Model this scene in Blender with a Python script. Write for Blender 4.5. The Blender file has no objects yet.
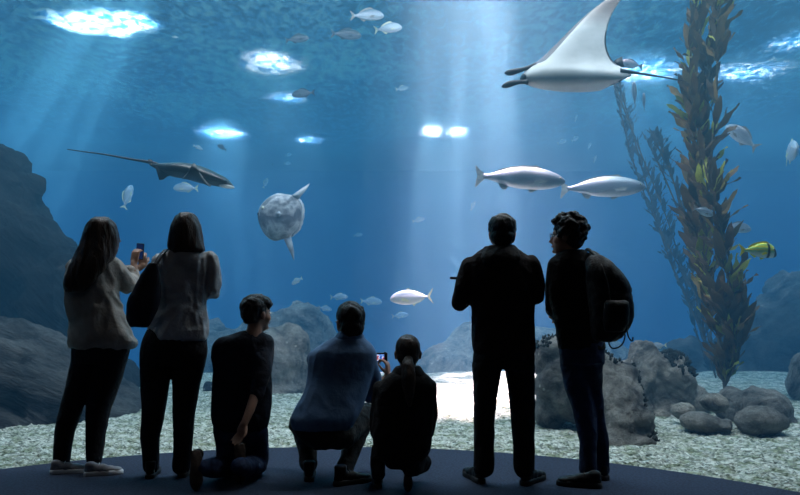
import bpy, bmesh, math, random
from mathutils import Vector, Matrix, noise
R = math.radians
sc = bpy.context.scene
C = sc.collection
rnd = random.Random(7)
# ------------------------------------------------------------------ camera
F, HY, CH = 700.0, 300.0, 1.17          # focal length in pixels, horizon row, eye height


def P(px, py, d):
    return Vector(((px - 400) / F * d, d, CH + (HY - py) / F * d))


cam = bpy.data.objects.new('camera', bpy.data.cameras.new('camera'))
C.objects.link(cam)
cam.location = (0, 0, CH)
cam.rotation_euler = (R(90), 0, 0)
cam.data.sensor_width = 36
cam.data.lens = F / 800 * 36
cam.data.shift_y = (HY - 247.5) / 800
cam.data.clip_end = 300
sc.camera = cam
sc.view_settings.view_transform = 'Standard'


# ------------------------------------------------------------------ helpers
def rgb(r, g, b):
    f = lambda c: (c / 12.92 if c <= .04045 else ((c + .055) / 1.055) ** 2.4)
    return (f(r / 255), f(g / 255), f(b / 255), 1)


def N(nt, t, **kw):
    n = nt.nodes.new(t)
    for k, v in kw.items():
        if k in n.inputs:
            n.inputs[k].default_value = v
        else:
            setattr(n, k, v)
    return n


def newmat(name):
    m = bpy.data.materials.new(name)
    m.use_nodes = True
    m.node_tree.nodes.clear()
    return m, m.node_tree, m.node_tree.nodes.new('ShaderNodeOutputMaterial')


def ramp(nt, stops):
    n = nt.nodes.new('ShaderNodeValToRGB')
    e = n.color_ramp.elements
    e[0].position, e[0].color = stops[0]
    e[1].position, e[1].color = stops[-1]
    for p, c in stops[1:-1]:
        x = e.new(p)
        x.color = c
    return n


def noisy(name, ca, cb, scale=8, rough=.8, bump=.3, bscale=None, detail=4, stretch=(1, 1, 1), coord='Object', bdist=.01, metallic=0, sheen=0):
    m, nt, o = newmat(name)
    L = nt.links.new
    b = N(nt, 'ShaderNodeBsdfPrincipled', Roughness=rough, Metallic=metallic)
    b.inputs['Specular IOR Level'].default_value = .25
    if sheen:
        b.inputs['Sheen Weight'].default_value = sheen
    tc = N(nt, 'ShaderNodeTexCoord')
    mp = N(nt, 'ShaderNodeMapping')
    mp.inputs['Scale'].default_value = stretch
    L(tc.outputs[coord], mp.inputs[0])
    no = N(nt, 'ShaderNodeTexNoise', Scale=scale, Detail=detail)
    L(mp.outputs[0], no.inputs['Vector'])
    r = ramp(nt, [(.35, ca), (.65, cb)])
    L(no.outputs[0], r.inputs[0])
    L(r.outputs[0], b.inputs['Base Color'])
    if bump:
        n2 = N(nt, 'ShaderNodeTexNoise', Scale=bscale or scale * 4, Detail=5)
        L(mp.outputs[0], n2.inputs['Vector'])
        bp = N(nt, 'ShaderNodeBump', Strength=bump, Distance=bdist)
        L(n2.outputs[0], bp.inputs['Height'])
        L(bp.outputs[0], b.inputs['Normal'])
    L(b.outputs[0], o.inputs[0])
    return m


def plain(name, c, rough=.5, metallic=0, emit=None, es=1):
    m, nt, o = newmat(name)
    b = N(nt, 'ShaderNodeBsdfPrincipled', Roughness=rough, Metallic=metallic)
    b.inputs['Base Color'].default_value = c
    if emit:
        b.inputs['Emission Color'].default_value = emit
        b.inputs['Emission Strength'].default_value = es
    nt.links.new(b.outputs[0], o.inputs[0])
    return m


def link(name, me, mat, parent=None, smooth=True):
    o = bpy.data.objects.new(name, me)
    C.objects.link(o)
    o.parent = parent
    if mat and not me.materials:
        me.materials.append(mat)
    if smooth:
        me.polygons.foreach_set('use_smooth', [True] * len(me.polygons))
    return o


def obj(name, bm, mat, parent=None, smooth=True):
    me = bpy.data.meshes.new(name)
    if parent is not None:
        bmesh.ops.translate(bm, vec=-Vector(parent.location), verts=bm.verts)
    bm.to_mesh(me)
    bm.free()
    return link(name, me, mat, parent, smooth)


def bake(name, bm, mat, parent=None, voxel=.01, smooth=3, disp=None, solid=None):
    """union the overlapping closed shells of bm into one continuous surface"""
    me0 = bpy.data.meshes.new('tmp')
    bm.to_mesh(me0)
    bm.free()
    ob = bpy.data.objects.new('tmp', me0)
    C.objects.link(ob)
    md = ob.modifiers.new('r', 'REMESH')
    md.mode = 'VOXEL'
    md.voxel_size = voxel
    if smooth:
        s = ob.modifiers.new('s', 'SMOOTH')
        s.factor = .5
        s.iterations = smooth
    dg = bpy.context.evaluated_depsgraph_get()
    me = bpy.data.meshes.new_from_object(ob.evaluated_get(dg))
    bpy.data.objects.remove(ob)
    bpy.data.meshes.remove(me0)
    me.name = name
    if disp:
        co = [v.co.copy() for v in me.vertices]
        nr = [v.normal.copy() for v in me.vertices]
        for v, c, n in zip(me.vertices, co, nr):
            v.co = c + n * disp(c)
    if parent is not None:
        me.transform(Matrix.Translation(-Vector(parent.location)))
    return link(name, me, mat, parent)


def tag(o, label=None, cat=None, group=None, kind=None):
    if label:
        o['label'] = label
    if cat:
        o['category'] = cat
    if group:
        o['group'] = group
    if kind:
        o['kind'] = kind
    return o


def empty(name, loc, label=None, cat=None, group=None):
    o = bpy.data.objects.new(name, None)
    o.empty_display_size = .1
    C.objects.link(o)
    o.location = loc
    return tag(o, label, cat, group)


def copy_tree(o, parent=None):
    c = o.copy()
    C.objects.link(c)
    c.parent = parent
    for ch in list(o.children):
        copy_tree(ch, c)
    return c


def mat_from(fwd, up):
    """columns: right, forward, up"""
    f = Vector(fwd).normalized()
    u = Vector(up)
    r = f.cross(u).normalized()
    u = r.cross(f)
    return Matrix((r, f, u)).transposed()


def ball(bm, c, r, rot=None, seg=16):
    if not hasattr(r, '__len__'):
        r = (r, r, r)
    M = Matrix.Translation(c) @ (rot.to_4x4() if rot else Matrix()) @ Matrix.Diagonal((r[0], r[1], r[2], 1))
    bmesh.ops.create_uvsphere(bm, u_segments=seg, v_segments=max(6, seg // 2 + 2), radius=1, matrix=M)


def rings(bm, rs, cap=True):
    vs = [[bm.verts.new(p) for p in r] for r in rs]
    n = len(vs[0])
    for a, b in zip(vs, vs[1:]):
        for i in range(n):
            bm.faces.new((a[i], a[(i + 1) % n], b[(i + 1) % n], b[i]))
    if cap:
        bm.faces.new(vs[0][::-1])
        bm.faces.new(vs[-1])
    return vs


def tube(bm, pts, n=10, cap=True):
    """pts: [(Vector, radius)] swept circle"""
    rs = []
    up = Vector((.31, .17, .93))
    for i, (p, r) in enumerate(pts):
        a = pts[max(0, i - 1)][0]
        b = pts[min(len(pts) - 1, i + 1)][0]
        t = (b - a).normalized()
        u = t.cross(up)
        if u.length < .1:
            u = t.cross(Vector((1, 0, 0)))
        u.normalize()
        w = t.cross(u)
        rs.append([p + u * (r * math.cos(k * 2 * math.pi / n)) + w * (r * math.sin(k * 2 * math.pi / n)) for k in range(n)])
    rings(bm, rs, cap)


def chain(bm, pts, seg=12):
    """round cones joined by spheres"""
    for p, r in pts:
        ball(bm, p, r, seg=seg)
    for (a, ra), (b, rb) in zip(pts, pts[1:]):
        tube(bm, [(a, ra), (b, rb)], n=seg)


def spline(pts, k=6):
    """Catmull-Rom through a list of Vectors / tuples of floats"""
    pts = [tuple(p) for p in pts]
    out = []
    for i in range(len(pts) - 1):
        p0, p1, p2, p3 = pts[max(0, i - 1)], pts[i], pts[i + 1], pts[min(len(pts) - 1, i + 2)]
        for s in range(k):
            t = s / k
            out.append(tuple(.5 * (2 * b + (c - a) * t + (2 * a - 5 * b + 4 * c - d) * t * t + (3 * b - a - 3 * c + d) * t ** 3)
                             for a, b, c, d in zip(p0, p1, p2, p3)))
    out.append(pts[-1])
    return out


def slab(bm, pts, n, t):
    """thin closed polygon plate: 3d outline pts, thickness t along n"""
    n = Vector(n).normalized() * t / 2
    a = [bm.verts.new(Vector(p) + n) for p in pts]
    b = [bm.verts.new(Vector(p) - n) for p in pts]
    bm.faces.new(a)
    bm.faces.new(b[::-1])
    k = len(pts)
    for i in range(k):
        bm.faces.new((a[i], b[i], b[(i + 1) % k], a[(i + 1) % k]))


def box(bm, c, s, rot=None):
    M = Matrix.Translation(c) @ (rot.to_4x4() if rot else Matrix()) @ Matrix.Diagonal((s[0], s[1], s[2], 1))
    return bmesh.ops.create_cube(bm, size=1, matrix=M)['verts']


def rbox(bm, c, s, rot=None, bev=.005):
    v = box(bm, c, s, rot)
    e = list({e for x in v for e in x.link_edges})
    bmesh.ops.bevel(bm, geom=e, offset=bev, segments=2, affect='EDGES', profile=.6)


# ------------------------------------------------------------------ the setting
CX, CY, CR = -.49, 1.68, 3.90            # the bowed acrylic window is an arc of a circle
SURF = 6.5                               # water level


def arc(r, a0=-60, a1=60, n=61):
    return [(CX + r * math.sin(R(a0 + (a1 - a0) * i / (n - 1))), CY + r * math.cos(R(a0 + (a1 - a0) * i / (n - 1)))) for i in range(n)]


def prism(pts, z0, z1):
    bm = bmesh.new()
    a = [bm.verts.new((x, y, z0)) for x, y in pts]
    b = [bm.verts.new((x, y, z1)) for x, y in pts]
    n = len(pts)
    bm.faces.new(a[::-1])
    bm.faces.new(b)
    for i in range(n):
        bm.faces.new((a[i], a[(i + 1) % n], b[(i + 1) % n], b[i]))
    bmesh.ops.recalc_face_normals(bm, faces=bm.faces)
    return bm


def structure(name, bm, m, smooth=False):
    return tag(obj(name, bm, m, smooth=smooth), kind='structure')


# carpet floor of the dark gallery, up to the glass
m_carpet = noisy('carpet', rgb(30, 38, 52), rgb(46, 56, 74), scale=60, rough=.95, bump=.5, bscale=420, detail=6, bdist=.004)
ap = arc(CR)
structure('floor', prism([(ap[0][0] - .3, -3.2), (ap[0][0] - .3, ap[0][1])] + ap + [(ap[-1][0] + .3, ap[-1][1]), (ap[-1][0] + .3, -3.2)], -.12, 0), m_carpet)
m_wall = noisy('dark_gallery_paint', rgb(16, 18, 24), rgb(22, 25, 32), scale=3, rough=.9, bump=.1)
xl, xr, yj = ap[0][0], ap[-1][0], ap[0][1]


def wallbox(name, x0, x1, y0, y1, z0, z1, m):
    bm = bmesh.new()
    box(bm, ((x0 + x1) / 2, (y0 + y1) / 2, (z0 + z1) / 2), (x1 - x0, y1 - y0, z1 - z0))
    return structure(name, bm, m)


wallbox('wall_left', xl - .3, xl, -3.2, yj, 0, 4.6, m_wall)
wallbox('wall_right', xr, xr + .3, -3.2, yj, 0, 4.6, m_wall)
wallbox('wall_back', xl - .3, xr + .3, -3.5, -3.2, 0, 4.6, m_wall)
structure('ceiling', prism([(xl - .3, -3.5), (xl - .3, yj)] + ap + [(xr + .3, yj), (xr + .3, -3.5)], 4.6, 4.8), m_wall)

# acrylic window
m, nt, o = newmat('clear_acrylic')
tr = N(nt, 'ShaderNodeBsdfTransparent')
tr.inputs[0].default_value = (.97, .985, 1, 1)
gl = N(nt, 'ShaderNodeBsdfGlossy', Roughness=0)
gl.inputs[0].default_value = (.9, .95, 1, 1)
mx = N(nt, 'ShaderNodeMixShader')
mx.inputs[0].default_value = .03
nt.links.new(tr.outputs[0], mx.inputs[1])
nt.links.new(gl.outputs[0], mx.inputs[2])
nt.links.new(mx.outputs[0], o.inputs[0])
bm = bmesh.new()
a, b = arc(CR + .005), arc(CR + .055)
va = [[bm.verts.new((x, y, z)) for x, y in a] for z in (0, 4.6)]
vb = [[bm.verts.new((x, y, z)) for x, y in b] for z in (0, 4.6)]
for i in range(len(a) - 1):
    bm.faces.new((va[0][i], va[0][i + 1], va[1][i + 1], va[1][i]))
    bm.faces.new((vb[0][i + 1], vb[0][i], vb[1][i], vb[1][i + 1]))
structure('window_1', bm, m, smooth=True)

# tank walls
m_tank = noisy('tank_concrete', rgb(30, 70, 110), rgb(45, 90, 130), scale=1.5, rough=.9, bump=.2)
wallbox('wall_tank_back', -22.5, 22.5, 37, 37.5, -3, 8, m_tank)
wallbox('wall_tank_left', -22.5, -22, yj, 37, -3, 8, m_tank)
wallbox('wall_tank_right', 22, 22.5, yj, 37, -3, 8, m_tank)

# the water itself: scattering, absorbing haze, with added blue glow standing in for scattered light
m, nt, o = newmat('sea_water')
L = nt.links.new
sca = N(nt, 'ShaderNodeVolumeScatter', Density=.033, Anisotropy=.3)
sca.inputs['Color'].default_value = (.33, .74, .92, 1)
ab = N(nt, 'ShaderNodeVolumeAbsorption', Density=.07)
ab.inputs['Color'].default_value = (.12, .55, .82, 1)
em = N(nt, 'ShaderNodeEmission', Strength=.0072)  # even glow in place of light scattered many times
em.inputs['Color'].default_value = (.0, .33, 1, 1)
a1 = N(nt, 'ShaderNodeAddShader')
a2 = N(nt, 'ShaderNodeAddShader')
L(sca.outputs[0], a1.inputs[0])
L(ab.outputs[0], a1.inputs[1])
L(a1.outputs[0], a2.inputs[0])
L(em.outputs[0], a2.inputs[1])
L(a2.outputs[0], o.inputs['Volume'])
wa = arc(CR + .06)
tag(obj('water', prism([(-21.99, wa[0][1])] + wa + [(21.99, wa[-1][1]), (21.99, 36.99), (-21.99, 36.99)], -2.9, SURF + .4), m, smooth=False),
    'clear blue hazy sea water filling the tank behind the glass', 'water', kind='stuff')

# rippled water surface seen from below
m, nt, o = newmat('rippled_water_surface')
L = nt.links.new
g = N(nt, 'ShaderNodeNewGeometry')
mp = N(nt, 'ShaderNodeMapping')
mp.inputs['Scale'].default_value = (1, .6, 1)
L(g.outputs['Position'], mp.inputs[0])
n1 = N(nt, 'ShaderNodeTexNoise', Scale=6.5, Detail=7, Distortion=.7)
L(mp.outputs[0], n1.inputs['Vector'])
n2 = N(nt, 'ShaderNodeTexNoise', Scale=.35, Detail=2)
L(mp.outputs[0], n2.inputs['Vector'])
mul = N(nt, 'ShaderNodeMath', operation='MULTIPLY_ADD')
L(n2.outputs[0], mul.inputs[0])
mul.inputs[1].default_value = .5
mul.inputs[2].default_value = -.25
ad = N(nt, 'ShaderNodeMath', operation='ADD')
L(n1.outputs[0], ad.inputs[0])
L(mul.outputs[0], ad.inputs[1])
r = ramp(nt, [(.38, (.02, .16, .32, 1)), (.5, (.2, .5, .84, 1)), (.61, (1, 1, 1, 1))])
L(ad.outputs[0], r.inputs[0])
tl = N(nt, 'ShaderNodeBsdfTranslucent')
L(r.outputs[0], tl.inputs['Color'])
tr = N(nt, 'ShaderNodeBsdfTransparent')
mx = N(nt, 'ShaderNodeMixShader')
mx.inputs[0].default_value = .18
L(tr.outputs[0], mx.inputs[1])
L(tl.outputs[0], mx.inputs[2])
L(mx.outputs[0], o.inputs[0])
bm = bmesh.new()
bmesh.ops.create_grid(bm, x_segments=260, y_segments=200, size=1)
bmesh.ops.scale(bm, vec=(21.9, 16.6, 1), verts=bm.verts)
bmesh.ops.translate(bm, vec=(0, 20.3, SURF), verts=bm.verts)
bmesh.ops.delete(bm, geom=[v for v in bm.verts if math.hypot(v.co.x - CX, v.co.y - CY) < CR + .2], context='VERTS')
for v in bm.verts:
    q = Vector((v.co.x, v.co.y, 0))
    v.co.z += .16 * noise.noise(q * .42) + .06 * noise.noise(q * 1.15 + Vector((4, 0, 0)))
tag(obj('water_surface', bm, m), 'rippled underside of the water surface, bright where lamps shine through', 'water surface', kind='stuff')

# pale gravel bed, falling away at the back
m, nt, o = newmat('pale_gravel')
L = nt.links.new
b = N(nt, 'ShaderNodeBsdfPrincipled', Roughness=.9)
b.inputs['Specular IOR Level'].default_value = .1
g = N(nt, 'ShaderNodeNewGeometry')
v = N(nt, 'ShaderNodeTexVoronoi', Scale=48)
L(g.outputs['Position'], v.inputs['Vector'])
sp = N(nt, 'ShaderNodeSeparateColor')
L(v.outputs['Color'], sp.inputs[0])
r = ramp(nt, [(.0, rgb(104, 110, 98)), (.3, rgb(168, 170, 156)), (1, rgb(226, 226, 210))])
L(sp.outputs[0], r.inputs[0])
n1 = N(nt, 'ShaderNodeTexNoise', Scale=9, Detail=6)
L(g.outputs['Position'], n1.inputs['Vector'])
r2 = ramp(nt, [(.38, (.26, .32, .16, 1)), (.56, (1, 1, 1, 1))])
L(n1.outputs[0], r2.inputs[0])
mm_ = N(nt, 'ShaderNodeMix', data_type='RGBA', blend_type='MULTIPLY')
mm_.inputs[0].default_value = .72
L(r.outputs[0], mm_.inputs[6])
L(r2.outputs[0], mm_.inputs[7])
L(mm_.outputs[2], b.inputs['Base Color'])
n3 = N(nt, 'ShaderNodeTexNoise', Scale=22, Detail=6)
L(g.outputs['Position'], n3.inputs['Vector'])
bp = N(nt, 'ShaderNodeBump', Strength=1, Distance=.08)
L(n3.outputs[0], bp.inputs['Height'])
L(bp.outputs[0], b.inputs['Normal'])
L(b.outputs[0], o.inputs[0])


def sand_z(x, y):
    z = .05 * noise.noise(Vector((x * .8, y * .8, 3))) + .025 * noise.noise(Vector((x * 3, y * 3, 1)))
    dg = math.hypot(x - CX, y - CY) - CR
    z = z * max(0, min(1, dg / .8)) - .02
    if y < 9:
        z += (.014 * noise.noise(Vector((x * 11, y * 11, 5))) + .022 * noise.noise(Vector((x * 26, y * 26, 2)))) * max(0, min(1, dg / .1))
    edge = 11.6 + .5 * noise.noise(Vector((x * .5, 7, 0)))
    if y > edge:
        z -= .35 * (y - edge) ** 1.3
    return max(z, -2.8)


bm = bmesh.new()
NA, NR = 640, 240
grid = []
for i in range(NA):
    an = R(-66 + 132 * i / (NA - 1))
    row = []
    for k in range(NR):
        rr = CR + .06 + 17 * (k / (NR - 1)) ** 2.0
        x, y = CX + rr * math.sin(an), CY + rr * math.cos(an)
        row.append(bm.verts.new((x, y, sand_z(x, y))))
    grid.append(row)
for i in range(NA - 1):
    for k in range(NR - 1):
        bm.faces.new((grid[i][k], grid[i][k + 1], grid[i + 1][k + 1], grid[i + 1][k]))
bmesh.ops.recalc_face_normals(bm, faces=bm.faces)
structure('ground', bm, m, smooth=True)


# ------------------------------------------------------------------ light
def spot(px, py, half, power, h=3., col=(.5, .9, 1), tilt=(0, 0), d=None, blend=1., gs=26, soft=.12, lo=.12, hi=3., sx=1):
    """lamp hung above the water; noise in its strength stands in for ripples streaking the beam"""
    d = d or (SURF - CH) * F / (HY - py)
    l = bpy.data.lights.new('tank_lamp', 'SPOT')
    l.energy, l.spot_size, l.spot_blend, l.shadow_soft_size, l.color = power, 2 * R(half), blend, soft, col
    o = bpy.data.objects.new('tank_lamp', l)
    C.objects.link(o)
    dv = Vector((tilt[0], tilt[1], -1)).normalized()
    o.location = Vector(((px - 400) / F * d, d, SURF)) - dv * (h / abs(dv.z))
    o.rotation_euler = dv.to_track_quat('-Z', 'Y').to_euler()
    o.scale = (sx, 1, 1)
    l.use_nodes = True
    nt = l.node_tree
    tc = N(nt, 'ShaderNodeTexCoord')
    no = N(nt, 'ShaderNodeTexNoise', Scale=gs, Detail=2)
    mr = N(nt, 'ShaderNodeMapRange')
    for i, vv in ((1, .42), (2, .66), (3, lo), (4, hi)):
        mr.inputs[i].default_value = vv
    nt.links.new(tc.outputs['Normal'], no.inputs['Vector'])
    nt.links.new(no.outputs[0], mr.inputs[0])
    nb = N(nt, 'ShaderNodeTexNoise', Scale=gs * .3, Detail=3, Distortion=.6)
    ns = N(nt, 'ShaderNodeVectorMath', operation='ADD')
    ns.inputs[1].default_value = (px * .37, d, power * 1e-4)
    nt.links.new(tc.outputs['Normal'], ns.inputs[0])
    nt.links.new(ns.outputs[0], nb.inputs['Vector'])
    mb = N(nt, 'ShaderNodeMapRange')
    for i, vv in ((1, .4), (2, .62), (3, .1), (4, 1.6)):
        mb.inputs[i].default_value = vv
    nt.links.new(nb.outputs[0], mb.inputs[0])
    mm = N(nt, 'ShaderNodeMath', operation='MULTIPLY')
    nt.links.new(mr.outputs[0], mm.inputs[0])
    nt.links.new(mb.outputs[0], mm.inputs[1])
    sx = N(nt, 'ShaderNodeSeparateXYZ')
    nt.links.new(tc.outputs['Normal'], sx.inputs[0])
    cx = N(nt, 'ShaderNodeCombineXYZ')
    nt.links.new(sx.outputs['X'], cx.inputs['X'])
    nt.links.new(sx.outputs['Y'], cx.inputs['Y'])
    ln = N(nt, 'ShaderNodeVectorMath', operation='LENGTH')
    nt.links.new(cx.outputs[0], ln.inputs[0])
    rr_ = N(nt, 'ShaderNodeMath', operation='MULTIPLY_ADD')
    nt.links.new(ln.outputs['Value'], rr_.inputs[0])
    rr_.inputs[1].default_value = -1 / math.sin(R(half))
    rr_.inputs[2].default_value = .62
    ns2 = N(nt, 'ShaderNodeMath', operation='MULTIPLY_ADD')
    nt.links.new(nb.outputs[0], ns2.inputs[0])
    ns2.inputs[1].default_value = .8
    nt.links.new(rr_.outputs[0], ns2.inputs[2])
    ms = N(nt, 'ShaderNodeMapRange')
    ms.interpolation_type = 'SMOOTHSTEP'
    for i, vv in ((1, .12), (2, .95), (3, 0), (4, 1.5)):
        ms.inputs[i].default_value = vv
    nt.links.new(ns2.outputs[0], ms.inputs[0])
    m3 = N(nt, 'ShaderNodeMath', operation='MULTIPLY')
    nt.links.new(mm.outputs[0], m3.inputs[0])
    nt.links.new(ms.outputs[0], m3.inputs[1])
    nt.links.new(m3.outputs[0], nt.nodes['Emission'].inputs['Strength'])
    return o


WH = (1, .6, .6)
BL = (.36, .84, 1)
BL = (.36, .84, 1)
GL = (1, .95, .92)
spot(122, 20, 15, 13000, tilt=(-.42, -.15), gs=38, lo=.02, hi=6, col=(.62, .9, 1))
spot(78, 18, 12, 13000, tilt=(-.42, -.15), gs=44, lo=.02, hi=6, col=(.62, .9, 1))
spot(272, 64, 40, 800, h=1.3, gs=40, hi=5, col=GL)
spot(285, 97, 36, 500, h=1.1, gs=40, hi=5, col=GL)
spot(308, 140, 36, 800, h=1.1, gs=40, hi=5, col=GL)
spot(222, 134, 56, 3000, h=1.3, gs=40, hi=5, col=GL, sx=.5)
spot(433, 131, 58, 2600, h=1.1, col=(1, .85, .8), gs=30, sx=.26)
spot(458, 131, 58, 2600, h=1.1, col=(1, .85, .8), gs=30, sx=.24)
spot(642, 72, 52, 1700, h=1.6, gs=40, hi=5, col=GL)
spot(742, 72, 48, 1000, h=1.6, gs=40, hi=5, col=GL)
spot(797, 40, 36, 500, h=1.3, gs=40, hi=5, col=GL)
spot(222, 134, 14, 7000, h=3, col=BL)
spot(640, 72, 16, 3500, h=3, col=BL)
spot(432, 0, 8, 56000, d=8.0, h=4, col=WH, lo=.05, gs=110, hi=5)
spot(500, 0, 12, 66000, d=9.0, h=4, col=WH, gs=70, lo=.05, hi=4)
spot(590, 0, 12, 26000, d=11, h=4, col=WH)
spot(470, 0, 20, 32000, d=11.2, h=3, col=WH, tilt=(.05, .12))


def area(name, loc, rot, sx, sy, power, col):
    l = bpy.data.lights.new(name, 'AREA')
    l.shape, l.size, l.size_y, l.energy, l.color = 'RECTANGLE', sx, sy, power, col
    o = bpy.data.objects.new(name, l)
    C.objects.link(o)
    o.location, o.rotation_euler = loc, rot
    return o


area('tank_fill', (0, 17, 9), (0, 0, 0), 34, 16, 2000, (.15, .8, 1))  # unseen overhead fill, added to light the gravel and rocks
area('front_fill', (.6, 6.6, 8.4), (0, 0, 0), 12, 3.2, 1750, (1, .98, .94))  # second unseen fill, added to brighten fish, kelp and gravel near the glass
for gx, gy, gp in ((-1.9, .4, 11), (.6, -1.0, 3)):  # added fill for the visitors' backs; zero radius keeps it out of reflections
    l = bpy.data.lights.new('gallery_fill', 'SPOT')
    l.energy, l.spot_size, l.spot_blend, l.shadow_soft_size, l.color = gp, R(75), .9, 0, (.95, .95, 1)
    o = bpy.data.objects.new('gallery_fill', l)
    C.objects.link(o)
    o.location = (gx, gy, 4.4)
    o.rotation_euler = (Vector((gx * .7, 4.7, .9)) - o.location).to_track_quat('-Z', 'Y').to_euler()
w = bpy.data.worlds.new('world')
sc.world = w
w.use_nodes = True
w.node_tree.nodes['Background'].inputs[0].default_value = (.05, .08, .12, 1)
w.node_tree.nodes['Background'].inputs[1].default_value = .05
# ------------------------------------------------------------------ rocks
def rock_mat(name, dark, light, spot_col=None, scale=2.2, bump=1., streak=False):
    m, nt, o = newmat(name)
    L = nt.links.new
    b = N(nt, 'ShaderNodeBsdfPrincipled', Roughness=.9)
    b.inputs['Specular IOR Level'].default_value = .15
    g = N(nt, 'ShaderNodeNewGeometry')
    n1 = N(nt, 'ShaderNodeTexNoise', Scale=scale, Detail=9, Roughness=.72, Distortion=.6)
    mp = N(nt, 'ShaderNodeMapping')
    rot = N(nt, 'ShaderNodeMapping')
    if streak:
        rot.inputs['Rotation'].default_value = (0, R(-streak), 0)
        mp.inputs['Scale'].default_value = (.4, .6, 3.0)
    L(g.outputs['Position'], rot.inputs[0])
    L(rot.outputs[0], mp.inputs[0])
    L(mp.outputs[0], n1.inputs['Vector'])
    r = ramp(nt, [(.36, dark), (.64, light)])
    L(n1.outputs[0], r.inputs[0])
    col = r.outputs[0]
    if spot_col:
        v = N(nt, 'ShaderNodeTexVoronoi', Scale=11)
        L(g.outputs['Position'], v.inputs['Vector'])
        n4 = N(nt, 'ShaderNodeTexNoise', Scale=3, Detail=2)
        L(g.outputs['Position'], n4.inputs['Vector'])
        mr = N(nt, 'ShaderNodeMapRange')
        for i, vv in ((1, .2), (2, .12), (3, 0), (4, 1)):
            mr.inputs[i].default_value = vv
        L(v.outputs['Distance'], mr.inputs[0])
        m2 = N(nt, 'ShaderNodeMapRange')
        for i, vv in ((1, .52), (2, .6), (3, 0), (4, .8)):
            m2.inputs[i].default_value = vv
        L(n4.outputs[0], m2.inputs[0])
        mu = N(nt, 'ShaderNodeMath', operation='MULTIPLY')
        L(mr.outputs[0], mu.inputs[0])
        L(m2.outputs[0], mu.inputs[1])
        mx = N(nt, 'ShaderNodeMix', data_type='RGBA')
        L(mu.outputs[0], mx.inputs[0])
        L(col, mx.inputs[6])
        mx.inputs[7].default_value = spot_col
        col = mx.outputs[2]
    L(col, b.inputs['Base Color'])
    n3 = N(nt, 'ShaderNodeTexNoise', Scale=scale * 4, Detail=9, Roughness=.75)
    L(mp.outputs[0], n3.inputs['Vector'])
    bp = N(nt, 'ShaderNodeBump', Strength=bump, Distance=.16)
    L(n3.outputs[0], bp.inputs['Height'])
    L(bp.outputs[0], b.inputs['Normal'])
    L(b.outputs[0], o.inputs[0])
    return m


m_rock = rock_mat('grey_rock', rgb(54, 53, 52), rgb(172, 166, 154), rgb(200, 196, 180))
m_rock_pale = rock_mat('pale_worn_rock', rgb(80, 78, 74), rgb(206, 196, 178), rgb(205, 200, 185))
m_rock_dark = rock_mat('dark_rock', rgb(28, 29, 30), rgb(66, 65, 62), rgb(150, 150, 140))
m_ledge = rock_mat('layered_rock', rgb(16, 18, 20), rgb(112, 110, 106), None, streak=27)
m_cliff = rock_mat('layered_dark_rock', rgb(8, 10, 12), rgb(50, 50, 48), None, scale=1.6, streak=50)
m_rock_far = rock_mat('mottled_rock', rgb(26, 30, 32), rgb(92, 94, 88), None, scale=1.6)
m_tuft = noisy('dark_weed', rgb(22, 24, 22), rgb(48, 50, 42), scale=30, bump=.5)


def rock(name, blobs, mat, label, amp=.08, freq=1.2, voxel=.045, bands=None, seed=0, group=None, cracks=.5):
    """blobs: (px, py, depth, half-width px, half-height px, half-depth m[, roll deg])"""
    bm = bmesh.new()
    lo = None
    for bl in blobs:
        px, py, d, hw, hh, hd = bl[:6]
        c = P(px, py, d)
        rot = Matrix.Rotation(R(bl[6]), 3, 'Y') if len(bl) > 6 else None
        ball(bm, c, (hw * d / F, hd, hh * d / F), rot, seg=24)
    xs = [v.co for v in bm.verts]
    root_loc = Vector(((min(v.x for v in xs) + max(v.x for v in xs)) / 2, (min(v.y for v in xs) + max(v.y for v in xs)) / 2, 0))
    off = Vector((seed * 3.7, seed * 1.3, seed * 2.1))

    def disp(c):
        q = c * freq + off
        h = amp * noise.fractal(q, .62, 2.1, 6)
        rd = 1 - abs(noise.noise(q * .9 + Vector((5, 2, 9))))
        h -= amp * cracks * max(0, rd - .82) * 5
        if bands:
            u = c.dot(Vector(bands[0])) * bands[1] + .8 * noise.noise(c * .7)
            h += bands[2] * (abs((u % 1) - .5) * 2) ** .6
        return h
    root = empty(name, root_loc, label, 'rock', group)
    o = bake('rock_body', bm, mat, root, voxel, 2, disp)
    return root, o


def tufts(root, stone, n, test, mat, size=.05, name='weed_fringe', seed=1):
    """small ragged weed clumps on those faces of the stone that pass the test"""
    rr = random.Random(seed)
    me = stone.data
    cand = [p for p in me.polygons if test(p.center + root.location, p.normal)]
    bm = bmesh.new()
    for _ in range(n):
        if not cand:
            break
        p = rr.choice(cand)
        c = p.center + root.location
        s = size * rr.uniform(.6, 1.5)
        for k in range(5):
            dv = (p.normal + Vector((rr.uniform(-1, 1), rr.uniform(-1, 1), rr.uniform(-.4, 1))) * .8).normalized()
            tube(bm, [(c - dv * s * .3, s * .28), (c + dv * s * .5, s * .36), (c + dv * s * (1 + rr.random() * .5), s * .08)], n=5)
    tag(obj(name, bm, mat, root), kind='stuff')


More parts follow.
